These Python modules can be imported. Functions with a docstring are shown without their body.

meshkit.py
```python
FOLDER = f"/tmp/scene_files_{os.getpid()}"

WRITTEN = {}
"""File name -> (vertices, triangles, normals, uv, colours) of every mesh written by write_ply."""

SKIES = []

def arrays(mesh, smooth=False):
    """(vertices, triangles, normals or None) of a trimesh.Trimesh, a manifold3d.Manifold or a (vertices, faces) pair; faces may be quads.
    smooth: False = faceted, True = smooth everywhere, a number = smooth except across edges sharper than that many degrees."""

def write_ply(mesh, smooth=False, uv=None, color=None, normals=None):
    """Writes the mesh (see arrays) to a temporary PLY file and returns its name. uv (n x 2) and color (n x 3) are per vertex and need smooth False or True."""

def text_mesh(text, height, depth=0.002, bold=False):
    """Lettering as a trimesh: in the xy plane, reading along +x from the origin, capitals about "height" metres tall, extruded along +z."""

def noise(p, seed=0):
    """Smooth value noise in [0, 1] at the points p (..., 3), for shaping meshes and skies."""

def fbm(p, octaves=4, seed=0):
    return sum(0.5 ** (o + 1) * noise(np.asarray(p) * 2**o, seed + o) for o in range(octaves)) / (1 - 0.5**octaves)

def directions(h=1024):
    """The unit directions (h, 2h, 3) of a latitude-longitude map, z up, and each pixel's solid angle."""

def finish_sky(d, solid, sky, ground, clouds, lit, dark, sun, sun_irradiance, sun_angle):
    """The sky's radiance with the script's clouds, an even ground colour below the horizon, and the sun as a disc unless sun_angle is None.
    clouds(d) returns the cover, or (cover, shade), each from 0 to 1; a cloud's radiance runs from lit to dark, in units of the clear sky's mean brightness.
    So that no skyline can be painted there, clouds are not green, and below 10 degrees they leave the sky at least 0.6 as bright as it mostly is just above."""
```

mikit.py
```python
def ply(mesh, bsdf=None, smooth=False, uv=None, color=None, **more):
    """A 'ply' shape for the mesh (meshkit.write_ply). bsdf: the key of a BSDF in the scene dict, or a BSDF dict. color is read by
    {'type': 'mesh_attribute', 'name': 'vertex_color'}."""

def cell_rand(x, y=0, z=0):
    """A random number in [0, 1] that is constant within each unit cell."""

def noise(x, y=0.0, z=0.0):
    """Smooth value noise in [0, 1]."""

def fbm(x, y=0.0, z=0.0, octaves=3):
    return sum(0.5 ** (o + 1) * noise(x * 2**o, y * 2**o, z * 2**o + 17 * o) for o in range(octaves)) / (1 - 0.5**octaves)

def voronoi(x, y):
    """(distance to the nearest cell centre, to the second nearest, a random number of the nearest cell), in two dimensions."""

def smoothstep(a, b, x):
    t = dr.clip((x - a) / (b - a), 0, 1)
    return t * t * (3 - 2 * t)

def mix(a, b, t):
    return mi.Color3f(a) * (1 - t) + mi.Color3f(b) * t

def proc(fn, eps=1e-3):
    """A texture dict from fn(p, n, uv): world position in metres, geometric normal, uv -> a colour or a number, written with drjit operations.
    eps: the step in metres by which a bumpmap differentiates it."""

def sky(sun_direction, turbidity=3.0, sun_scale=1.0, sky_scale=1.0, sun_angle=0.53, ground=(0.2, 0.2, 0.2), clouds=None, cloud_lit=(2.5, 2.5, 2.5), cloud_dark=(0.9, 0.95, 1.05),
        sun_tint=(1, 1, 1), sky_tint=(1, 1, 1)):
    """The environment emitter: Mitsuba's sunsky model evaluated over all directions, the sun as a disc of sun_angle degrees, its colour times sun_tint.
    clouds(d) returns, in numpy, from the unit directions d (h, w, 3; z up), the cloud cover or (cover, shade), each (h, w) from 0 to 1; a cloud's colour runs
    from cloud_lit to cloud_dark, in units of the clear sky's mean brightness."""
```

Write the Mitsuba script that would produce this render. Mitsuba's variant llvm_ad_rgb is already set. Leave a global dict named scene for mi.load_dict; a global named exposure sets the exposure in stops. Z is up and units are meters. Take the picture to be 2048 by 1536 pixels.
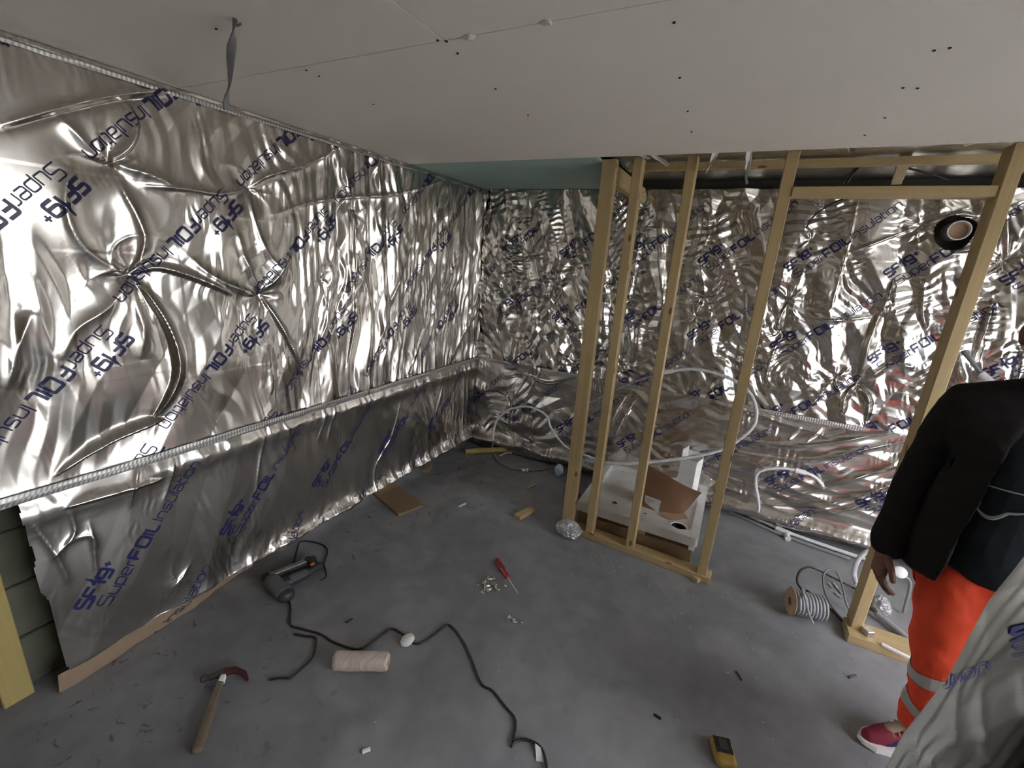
import math, random
import numpy as np, trimesh, mitsuba as mi, manifold3d as m3
import shapely.geometry as sg, shapely.ops as so
import drjit as dr
import mikit, meshkit
from mikit import noise, fbm, smoothstep, mix, voronoi

T = mi.ScalarTransform4f
scene = {'type': 'scene'}
labels = {}
PI = math.pi

# ------------------------------------------------------------------ camera, sky, exposure
CAM = (2.081, -3.449, 1.758)
FWD = (-0.427, 0.8622, -0.2725)
UP = (-0.1839, 0.2122, 0.9598)
scene['camera'] = {'type': 'perspective', 'fov': 2 * math.degrees(math.atan(1024 / 883.5)), 'fov_axis': 'x', 'near_clip': 0.02, 'far_clip': 200.0,
                   'to_world': T().look_at(origin=list(CAM), target=[CAM[i] + FWD[i] for i in range(3)], up=list(UP))}
scene['sky'] = mikit.sky((-0.55, 0.35, 0.75), turbidity=4.0, sun_scale=0.0, ground=(0.45, 0.44, 0.41),
                         clouds=lambda d: 0.9 + 0 * d[..., 0], cloud_lit=(1.0, 1.0, 1.0), cloud_dark=(0.9, 0.93, 1.0))
exposure = 6.23
H = 2.3
XR, YR = 4.3, -4.6          # inner faces of the right and rear walls

# ------------------------------------------------------------------ materials
def S(v): return {'type': 'rgb', 'value': list(v)}
def mat(name, d): scene[name] = d; return name
def princ(name, col, rough=0.6, spec=0.4, **k):
    base = mikit.proc(col) if callable(col) else S(col)
    return mat(name, {'type': 'twosided', 'b': {'type': 'principled', 'base_color': base, 'roughness': rough, 'specular': spec, **k}})

mat('m_foil', {'type': 'twosided', 'b': {'type': 'roughconductor', 'material': 'Al', 'distribution': 'ggx', 'alpha': 0.052, 'specular_reflectance': S((0.76, 0.735, 0.69))}})
mat('m_foil_dull', {'type': 'twosided', 'b': {'type': 'roughconductor', 'material': 'Al', 'distribution': 'ggx', 'alpha': 0.10, 'specular_reflectance': S((0.70, 0.69, 0.63))}})
mat('m_foil_roll', {'type': 'twosided', 'b': {'type': 'roughconductor', 'material': 'Al', 'distribution': 'ggx', 'alpha': 0.09, 'specular_reflectance': S((0.50, 0.49, 0.445))}})
mat('m_strip', {'type': 'twosided', 'b': {'type': 'roughconductor', 'material': 'Al', 'distribution': 'ggx', 'alpha': 0.22, 'specular_reflectance': S((0.60, 0.59, 0.57))}})
princ('m_ink', (0.018, 0.017, 0.085), 0.35, 0.5)
princ('m_kraft', lambda p, n, uv: mix((0.30, 0.215, 0.145), (0.37, 0.27, 0.185), fbm(p.x * 9, p.y * 5, p.z * 9)), 0.45, 0.4)

def floor_col(p, n, uv):
    a = fbm(p.x * 1.3, p.y * 1.3, 0, 4)
    b = fbm(p.x * 14 + 5, p.y * 14, 3, 3)
    c = mix((0.175, 0.177, 0.184), (0.238, 0.240, 0.250), smoothstep(0.3, 0.7, a))
    c = c * (0.86 + 0.28 * b)
    dust = smoothstep(0.55, 0.75, fbm(p.x * 3 + 9, p.y * 3 + 2, 1, 4))
    c = mix(c, (0.33, 0.325, 0.315), 0.35 * dust)
    # dark tar spots near the left wall
    near = smoothstep(1.3, 0.2, p.x) * 0.85 + 0.10
    d1, d2, r = voronoi(p.x * 13 + 1.2 * fbm(p.x * 30, p.y * 30, 0), p.y * 13 + 1.2 * fbm(p.x * 30 + 9, p.y * 30, 4))
    spot = smoothstep(0.22, 0.05, d1 / (0.25 + r * r * 0.8)) * smoothstep(0.38, 0.52, fbm(p.x * 2.2 + 4, p.y * 2.2 + 7, 5, 2)) * near
    c = mix(c, (0.045, 0.046, 0.05), dr.clip(spot * 0.75, 0, 1))
    return c
princ('m_floor', floor_col, 0.75, 0.3)
def board_col(p, n, uv):
    a = fbm(p.x * 0.9, p.y * 0.9, 0, 3)
    return mix((0.68, 0.63, 0.575), (0.74, 0.69, 0.63), a)
princ('m_board', board_col, 0.8, 0.2)
princ('m_green_board', lambda p, n, uv: mix((0.29, 0.39, 0.355), (0.33, 0.43, 0.39), fbm(p.x * 2, p.y * 2, 0)), 0.8, 0.2)
princ('m_board_edge', (0.55, 0.53, 0.5), 0.9, 0.1)
princ('m_block', lambda p, n, uv: mix((0.10, 0.105, 0.075), (0.17, 0.165, 0.125), fbm(p.x * 9, p.y * 9, p.z * 9, 4)), 0.9, 0.1)
princ('m_mortar', (0.09, 0.088, 0.075), 0.95, 0.1)
princ('m_wall_rear', lambda p, n, uv: mix((0.13, 0.105, 0.075), (0.20, 0.165, 0.125), fbm(p.x * 2, p.y * 2, p.z * 2, 4)), 0.9, 0.1)
princ('m_wall_other', lambda p, n, uv: mix((0.24, 0.215, 0.18), (0.32, 0.29, 0.245), fbm(p.x * 3, p.y * 3, p.z * 3, 4)), 0.9, 0.1)
princ('m_dark_wall', (0.10, 0.095, 0.085), 0.95, 0.1)
princ('m_upvc', (0.8, 0.8, 0.8), 0.35, 0.5)

def wood(ax, light, dark, knots=True):
    def fn(p, n, uv):
        a = (p.x, p.y, p.z)[ax]; b, c = [(p.y, p.z), (p.x, p.z), (p.x, p.y)][ax]
        w = fbm(a * 2.2, b * 40, c * 40, 3)
        g = noise(a * 1.1 + 3 * w, b * 130 + 6 * w, c * 130)
        col = mix(dark, light, dr.clip(0.25 + 0.55 * w + 0.35 * g, 0, 1))
        if knots:
            d1, d2, r = voronoi(a * 3.3, (b + c) * 9)
            col = mix(col, (0.16, 0.085, 0.035), smoothstep(0.09, 0.04, d1) * smoothstep(0.55, 0.6, r))
        return col
    return fn
LW_, DW_ = (0.48, 0.362, 0.19), (0.34, 0.243, 0.118)
princ('m_wood_z', wood(2, LW_, DW_), 0.6, 0.35)
princ('m_wood_x', wood(0, LW_, DW_), 0.6, 0.35)
princ('m_wood_y', wood(1, LW_, DW_), 0.6, 0.35)
princ('m_wood_old', wood(1, (0.27, 0.19, 0.11), (0.19, 0.125, 0.07), False), 0.7, 0.3)
princ('m_ply_board', wood(0, (0.25, 0.175, 0.105), (0.19, 0.13, 0.075), False), 0.7, 0.3)
princ('m_wood_yellow', wood(2, (0.44, 0.345, 0.13), (0.34, 0.265, 0.10), False), 0.6, 0.35)
princ('m_white_plastic', (0.74, 0.74, 0.75), 0.35, 0.5)
princ('m_pipe', (0.70, 0.71, 0.72), 0.35, 0.5)
princ('m_pipe_grey', (0.26, 0.265, 0.27), 0.4, 0.5)
princ('m_pipe_blue', (0.45, 0.62, 0.75), 0.35, 0.5)
princ('m_tray', lambda p, n, uv: mix((0.70, 0.69, 0.68), (0.60, 0.58, 0.55), smoothstep(0.5, 0.75, fbm(p.x * 6, p.y * 6, 0, 4))), 0.22, 0.5)
princ('m_black', (0.012, 0.012, 0.012), 0.5, 0.4)
princ('m_black_cable', (0.02, 0.018, 0.018), 0.45, 0.5)
princ('m_grey_cable', (0.20, 0.20, 0.20), 0.5, 0.4)
princ('m_grey_cable2', (0.36, 0.37, 0.39), 0.5, 0.4)
princ('m_card', lambda p, n, uv: mix((0.20, 0.115, 0.067), (0.26, 0.15, 0.09), fbm(p.x * 12, p.y * 12, p.z * 12)), 0.75, 0.25)
princ('m_card_light', (0.42, 0.29, 0.20), 0.75, 0.25)
princ('m_paper', (0.72, 0.72, 0.72), 0.7, 0.25)
princ('m_print_grey', (0.28, 0.28, 0.3), 0.7, 0.2)
princ('m_red_plastic', (0.36, 0.018, 0.03), 0.35, 0.5)
princ('m_steel', (0.55, 0.55, 0.56), 0.3, 0.5, metallic=0.9)
princ('m_dark_steel', (0.045, 0.038, 0.036), 0.45, 0.5)
princ('m_rust_red', (0.055, 0.014, 0.015), 0.5, 0.4)
princ('m_handle_wood', wood(0, (0.155, 0.12, 0.085), (0.10, 0.075, 0.05), False), 0.6, 0.3)
princ('m_grey_tool', (0.115, 0.115, 0.13), 0.45, 0.5)
princ('m_dark_tool', (0.028, 0.034, 0.038), 0.5, 0.5)
princ('m_orange_plastic', (0.55, 0.13, 0.04), 0.4, 0.5)
princ('m_chrome', (0.62, 0.64, 0.66), 0.25, 0.5, metallic=0.85)
princ('m_fleece', lambda p, n, uv: mix((0.35, 0.28, 0.235), (0.52, 0.44, 0.385), noise(p.x * 160 + 8 * noise(p.x * 20, p.y * 20, p.z * 20), p.y * 18, p.z * 18)), 0.95, 0.1)
princ('m_yellow', (0.30, 0.20, 0.03), 0.45, 0.5)
princ('m_skin', lambda p, n, uv: mix((0.16, 0.08, 0.05), (0.20, 0.10, 0.065), fbm(p.x * 40, p.y * 40, p.z * 40)), 0.55, 0.4)
princ('m_hair', (0.012, 0.010, 0.010), 0.6, 0.3)
princ('m_jacket', lambda p, n, uv: mix((0.011, 0.010, 0.010), (0.018, 0.016, 0.016), fbm(p.x * 30, p.y * 30, p.z * 30)), 0.85, 0.2)
princ('m_tshirt', (0.016, 0.021, 0.026), 0.85, 0.2)
princ('m_logo', (0.30, 0.32, 0.33), 0.6, 0.3)
princ('m_hivis', (0.86, 0.09, 0.036), 0.7, 0.25)
princ('m_band', (0.42, 0.40, 0.38), 0.4, 0.5)
princ('m_shoe_red', (0.22, 0.028, 0.05), 0.7, 0.25)
princ('m_shoe_navy', (0.03, 0.028, 0.09), 0.7, 0.25)
princ('m_shoe_tan', (0.34, 0.25, 0.19), 0.8, 0.2)
princ('m_sole', (0.80, 0.78, 0.74), 0.6, 0.3)
princ('m_eye', (0.34, 0.32, 0.30), 0.3, 0.5)
princ('m_lip', (0.25, 0.09, 0.075), 0.5, 0.4)
princ('m_crumb', (0.40, 0.375, 0.33), 0.9, 0.1)
princ('m_fluff', (0.62, 0.61, 0.58), 0.6, 0.4)
mat('m_poly', {'type': 'twosided', 'b': {'type': 'principled', 'base_color': S((0.62, 0.62, 0.65)), 'roughness': 0.22, 'specular': 0.7}})
princ('m_poly_thin', (0.36, 0.36, 0.38), 0.16, 0.9, clearcoat=0.8)

# ------------------------------------------------------------------ mesh helpers
def label(key, text=None, cat=None, group=None, kind=None):
    d = labels.setdefault(key, {})
    for k, v in (('label', text), ('category', cat), ('group', group), ('kind', kind)):
        if v: d[k] = v
used = {}
def numbered(k):
    n = used.get(k, -1) + 1; used[k] = n
    return k if n == 0 else '%s_%03d' % (k, n)
def add(key, mesh, m, smooth=False, **kw):
    key = numbered(key)
    scene[key] = mikit.ply(mesh, m, smooth=smooth)
    if kw: label(key, **kw)
    return key
def part(parent, name, mesh, m, smooth=False, text=None, kind=None):
    key = numbered(parent + '__' + name)
    scene[key] = mikit.ply(mesh, m, smooth=smooth)
    if text or kind: label(key, text, kind=kind)
    return key
def thing(name, text, cat, group=None):
    key = numbered(name); label(key, text, cat, group); return key
def struct(key, mesh, m, smooth=False, text=None):
    scene[key] = mikit.ply(mesh, m, smooth=smooth); used[key] = 0
    label(key, text, kind='structure'); return key
def cat(ms): return trimesh.util.concatenate(ms)

def bx(x0, x1, y0, y1, z0, z1, b=0.002):
    lo = np.array([x0, y0, z0]); hi = np.array([x1, y1, z1]); b = min(b, 0.3 * (hi - lo).min())
    pts = []
    for i in range(8):
        c = np.array([(lo, hi)[(i >> k) & 1][k] for k in range(3)]); sgn = np.array([1 if not (i >> k) & 1 else -1 for k in range(3)])
        for k in range(3):
            q = c + sgn * b; q[k] = c[k]; pts.append(q)
    return trimesh.convex.convex_hull(np.array(pts))
def rot(mesh, ax, deg, at=(0, 0, 0)):
    mesh = mesh.copy(); mesh.apply_transform(trimesh.transformations.rotation_matrix(math.radians(deg), np.eye(3)[ax], at)); return mesh
def mv(mesh, *t):
    mesh = mesh.copy(); mesh.apply_translation(t); return mesh
def frame(mesh, o, ex, ey=None, ez=(0, 0, 1)):
    ex = np.array(ex, float); ex /= np.linalg.norm(ex); ez = np.array(ez, float)
    if ey is None: ey = np.cross(ez, ex)
    ey = np.array(ey, float); ey /= np.linalg.norm(ey); ez = np.cross(ex, ey)
    M = np.eye(4); M[:3, 0], M[:3, 1], M[:3, 2], M[:3, 3] = ex, ey, ez, o
    mesh = mesh.copy(); mesh.apply_transform(M); return mesh
def spline(pts, n=8):
    p = np.array(pts, float)
    if len(p) < 3: return p
    q = np.vstack([2 * p[0] - p[1], p, 2 * p[-1] - p[-2]]); out = []
    for i in range(1, len(q) - 2):
        for t in np.linspace(0, 1, n, endpoint=False):
            a, b, c, d = q[i - 1:i + 3]
            out.append(0.5 * (2 * b + (c - a) * t + (2 * a - 5 * b + 4 * c - d) * t * t + (3 * b - a - 3 * c + d) * t ** 3))
    out.append(p[-1]); return np.array(out)
def tube(pts, r, sides=8, n=8, cap=True):
    p = spline(pts, n); r = np.broadcast_to(r, (len(p),)) if np.ndim(r) == 0 else np.interp(np.linspace(0, 1, len(p)), np.linspace(0, 1, len(r)), r)
    t = np.gradient(p, axis=0); t /= np.linalg.norm(t, axis=1, keepdims=True) + 1e-12
    a = np.cross(t[0], [0, 0, 1.0]);
    if np.linalg.norm(a) < 0.1: a = np.cross(t[0], [1.0, 0, 0])
    A = []
    for k in range(len(p)):
        a = a - t[k] * (a @ t[k]); a /= np.linalg.norm(a); A.append(a)
    A = np.array(A); B = np.cross(t, A); an = np.arange(sides) * 2 * PI / sides
    v = (p[:, None] + r[:, None, None] * (np.cos(an)[None, :, None] * A[:, None] + np.sin(an)[None, :, None] * B[:, None])).reshape(-1, 3)
    i, j = np.meshgrid(np.arange(len(p) - 1), np.arange(sides), indexing='ij'); j2 = (j + 1) % sides
    q = np.stack([i * sides + j, i * sides + j2, (i + 1) * sides + j2, (i + 1) * sides + j], -1).reshape(-1, 4)
    f = np.vstack([q[:, [0, 1, 2]], q[:, [0, 2, 3]]])
    if cap:
        e = len(v); v = np.vstack([v, p[0], p[-1]]); b = (len(p) - 1) * sides
        f = np.vstack([f] + [[[e, (k + 1) % sides, k], [e + 1, b + k, b + (k + 1) % sides]] for k in range(sides)])
    m = trimesh.Trimesh(v, f, process=False)
    if m.volume < 0: m.invert()
    return m
def lathe(prof, sides=24):
    return trimesh.creation.revolve(np.array(prof, float), sections=sides)
def prism(poly, h):
    return trimesh.creation.extrude_polygon(sg.Polygon(poly) if not hasattr(poly, 'geom_type') else poly, h, engine='earcut')
def hull_chain(segs, n=20):
    out = None
    for seg in segs:
        sp = [m3.Manifold.sphere(1.0, n).scale(tuple(np.broadcast_to(r, 3))).translate(tuple(map(float, c))) for c, r in seg]
        h = m3.Manifold.batch_hull(sp) if len(sp) > 1 else sp[0]
        out = h if out is None else out + h
    return out
def soft(man, edge=0.02, it=12):
    man = man.refine_to_length(edge); mm = man.to_mesh()
    t = trimesh.Trimesh(np.array(mm.vert_properties[:, :3], float), np.array(mm.tri_verts), process=True)
    trimesh.smoothing.filter_taubin(t, lamb=0.5, nu=0.52, iterations=it); return t
def wobble(t, amp, freq, seed=0):
    n = t.vertex_normals; k = meshkit.fbm(t.vertices * freq, 3, seed) - 0.5
    t.vertices = t.vertices + n * (k * amp)[:, None]; return t
def crumple(mesh, amp, freq, seed):
    mesh = mesh.copy(); v = np.array(mesh.vertices)
    d = np.stack([meshkit.fbm(v * freq + 31 * k, 3, seed + k) - 0.5 for k in range(3)], -1)
    mesh.vertices = v + 2 * amp * d; return mesh

# ------------------------------------------------------------------ lettering
def rounded(pts, r=0.17, closed=False):
    p = [np.array(q, float) for q in pts]; out = []
    n = len(p)
    for i in range(n):
        if not closed and i in (0, n - 1): out.append(p[i]); continue
        a, b, c = p[i - 1], p[i], p[(i + 1) % n]
        la, lc = np.linalg.norm(a - b), np.linalg.norm(c - b); k = min(r, 0.45 * la, 0.45 * lc)
        s, e = b + (a - b) / la * k, b + (c - b) / lc * k
        for t in np.linspace(0, 1, 4): out.append((1 - t) ** 2 * s + 2 * t * (1 - t) * b + t * t * e)
    if closed: out.append(out[0])
    return sg.LineString(out)
X_ = 0.70
GL = {
 'S': (0.86, [([(.86, 1), (0, 1), (0, .52), (.86, .52), (.86, 0), (0, 0)], 0)]),
 'F': (0.80, [([(.82, 1), (0, 1), (0, 0)], 0), ([(0, .5), (.7, .5)], 0)]),
 '1': (0.42, [([(0, .72), (.34, 1), (.34, 0)], 2)]),
 '9': (0.84, [([(.84, .42), (0, .42), (0, 1), (.84, 1), (.84, 0), (.05, 0)], 0)]),
 '+': (0.50, [([(0, .76), (.50, .76)], 0), ([(.25, .51), (.25, 1.01)], 0)]),
 'u': (0.66, [([(0, X_), (0, 0), (.66, 0)], 0), ([(.66, X_), (.66, 0)], 0)]),
 'p': (0.66, [([(0, -.28), (0, X_), (.66, X_), (.66, 0), (0, 0)], 0)]),
 'e': (0.66, [([(0, .36), (.66, .36), (.66, X_), (0, X_), (0, 0), (.64, 0)], 0)]),
 'r': (0.42, [([(0, 0), (0, X_), (.42, X_)], 0)]),
 'O': (0.90, [([(0, 0), (.9, 0), (.9, 1), (0, 1)], 1)]),
 'I': (0.0, [([(0, 0), (0, 1)], 0)]), 'L': (0.68, [([(0, 1), (0, 0), (.68, 0)], 0)]),
 'n': (0.66, [([(0, 0), (0, X_), (.66, X_), (.66, 0)], 0)]),
 's': (0.60, [([(.6, X_), (0, X_), (0, .36), (.6, .36), (.6, 0), (0, 0)], 0)]),
 'l': (0.0, [([(0, 0), (0, 1)], 0)]),
 'a': (0.66, [([(.02, X_), (.66, X_), (.66, 0), (0, 0), (0, .38), (.66, .38)], 0)]),
 't': (0.34, [([(0, .95), (0, 0), (.34, 0)], 0), ([(0, X_), (.34, X_)], 0)]),
 'i': (0.0, [([(0, 0), (0, X_)], 0), ([(0, .88), (0, .96)], 0)]),
 'o': (0.66, [([(0, 0), (.66, 0), (.66, X_), (0, X_)], 1)]),
}
def line(text, h, weight, gap, x0=0.0, y0=0.0, wx=1.0):
    shapes, x = [], x0
    for ch in text:
        if ch == ' ': x += 0.3 * h; continue
        w, strokes = GL[ch]
        for pts, mode in strokes:
            q = [(a * wx, b) for a, b in pts]
            ls = rounded(q, 0.17 if mode < 2 else 0.0, mode == 1) if len(q) > 2 else sg.LineString(q)
            g = ls.buffer(weight / 2 * (0.62 if ch == '+' else 1), cap_style='flat', join_style='mitre', quad_segs=2)
            shapes.append((g, x, y0))
        x += (w * wx + gap) * h
    import shapely.affinity as sa
    return [sa.translate(sa.scale(g, h, h, origin=(0, 0)), dx, dy) for g, dx, dy in shapes], x
def text_block():
    cap = 0.046
    a, x = line('SF19+', 0.045, 0.25, 0.20, -0.018, 0.066)
    b, x = line('Super', cap, 0.11, 0.20, 0.0, 0.0)
    c, x = line('FOIL', cap, 0.24, 0.30, x, 0.0)
    d, x = line('Insulation', cap, 0.11, 0.21, x + 0.006, 0.0)
    global TEXT_W
    TEXT_W = x
    k = 0.625 / x
    import shapely.affinity as sa
    return [sa.scale(so.unary_union([g]), k, 1, origin=(0, 0)) for g in a + b + c + d]
def tri_flat(polys, size):
    ms = []
    for g in polys:
        for q in getattr(g, 'geoms', [g]):
            v, f = trimesh.creation.triangulate_polygon(q.simplify(0.0002), engine='earcut')
            v3 = np.c_[v, np.zeros(len(v))]
            v3, f = trimesh.remesh.subdivide_to_size(v3, f, size, max_iter=8)
            ms.append(trimesh.Trimesh(v3, f, process=False))
    return cat(ms)
TEXT = tri_flat(text_block(), 0.0075)
TV, TF = np.array(TEXT.vertices)[:, :2], np.array(TEXT.faces)

# ------------------------------------------------------------------ foil sheets
def ridged(s, t, seed, p=1.0):
    n = meshkit.noise(np.stack([s, t, np.zeros_like(s) + 0.37 * seed], -1), seed)
    return (1 - np.abs(2 * n - 1)) ** p
def fb(s, t, seed, o=3): return meshkit.fbm(np.stack([s, t, np.zeros_like(s) + 0.5], -1), o, seed)
def poly_d(S_, T_, pts):
    best = np.full(S_.shape, 9.0); u = np.zeros(S_.shape); p = np.array(pts, float); n = len(p) - 1; side = np.zeros(S_.shape)
    for k in range(n):
        a, b = p[k], p[k + 1]; ab = b - a; L2 = ab @ ab
        w = np.clip(((S_ - a[0]) * ab[0] + (T_ - a[1]) * ab[1]) / L2, 0, 1)
        dx, dy = S_ - a[0] - w * ab[0], T_ - a[1] - w * ab[1]; d = np.hypot(dx, dy)
        c = d < best; best = np.where(c, d, best); u = np.where(c, (k + w) / n, u); side = np.where(c, np.sign(ab[0] * dy - ab[1] * dx), side)
    return best, u, side
def crease(h, S_, T_, pts, amp, w, kind='tent', taper=0.5):
    p = spline([tuple(q) for q in pts], 6) if len(pts) > 2 else np.array(pts, float)
    lo, hi = p.min(0) - 5 * w, p.max(0) + 5 * w
    m = (S_ > lo[0]) & (S_ < hi[0]) & (T_ > lo[1]) & (T_ < hi[1])
    if not m.any(): return
    d, u, sd = poly_d(S_[m], T_[m], p); tp = np.maximum(np.sin(PI * np.clip(u, 0.01, 0.99)), 0) ** taper
    if kind == 'tent': k = np.exp(-d / w)
    elif kind == 'tube':
        x = d * sd / (w * np.clip(tp, 0.15, 1)); k = np.where(x > 0, np.maximum(0, 1 - x), np.maximum(0, 1 + x / 0.4)); k = k + 0.15 * np.exp(-np.abs(x - 1) / 0.2)
    elif kind == 'step': k = np.where(sd > 0, 1, -1) * np.minimum(d / (0.25 * w), 1) * np.exp(-d / w)
    h[m] += amp * tp * k
def pucker(h, S_, T_, c, depth, R, folds, fold_amp, seed):
    m = (np.abs(S_ - c[0]) < 4 * R) & (np.abs(T_ - c[1]) < 4 * R)
    if not m.any(): return
    dx, dy = S_[m] - c[0], T_[m] - c[1]; r = np.hypot(dx, dy); th = np.arctan2(dy, dx)
    rs = np.random.RandomState(seed); ang = np.sort(rs.rand(folds)) * 2 * PI
    h[m] -= depth * np.exp(-r / R)
    for a in ang:
        d = np.abs(np.angle(np.exp(1j * (th - a - 0.35 * rs.randn() * r / R)))); w = rs.uniform(0.10, 0.30); ln = R * rs.uniform(0.5, 1.5)
        h[m] += fold_amp * rs.uniform(0.4, 1.1) * np.exp(-d / w) * (r / (r + 0.015)) * np.exp(-(r / ln) ** 1.5)

def tri(x): x = x - np.floor(x); return np.abs(2 * x - 1) * 2 - 1
def facets(S_, T_, seed, f0, slope, n=5, spread=0.7, lac=1.55, sparse=0.45):
    """folded-sheet relief: triangle waves in random directions, warped, each fading in and out; slope = typical steepness of a facet"""
    rs = np.random.RandomState(seed); h = 0
    for k in range(n):
        f = f0 * lac ** k * rs.uniform(0.85, 1.15); th = spread * rs.uniform(-1, 1); c, s = math.cos(th), math.sin(th)
        wp = 0.9 * fb(S_ * f * 0.35 + 7 * k, T_ * f * 0.22, seed + 11 * k, 2) * (1 + 0.6 * k)
        m = np.clip((fb(S_ * f * 0.22 + 3 * k, T_ * f * 0.16, seed + 50 + k, 2) - sparse) * 5, 0, 1)
        h = h + slope / (4 * f) * m * tri(f * (S_ * c + T_ * s) + wp * 1.6)
    return h
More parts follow.
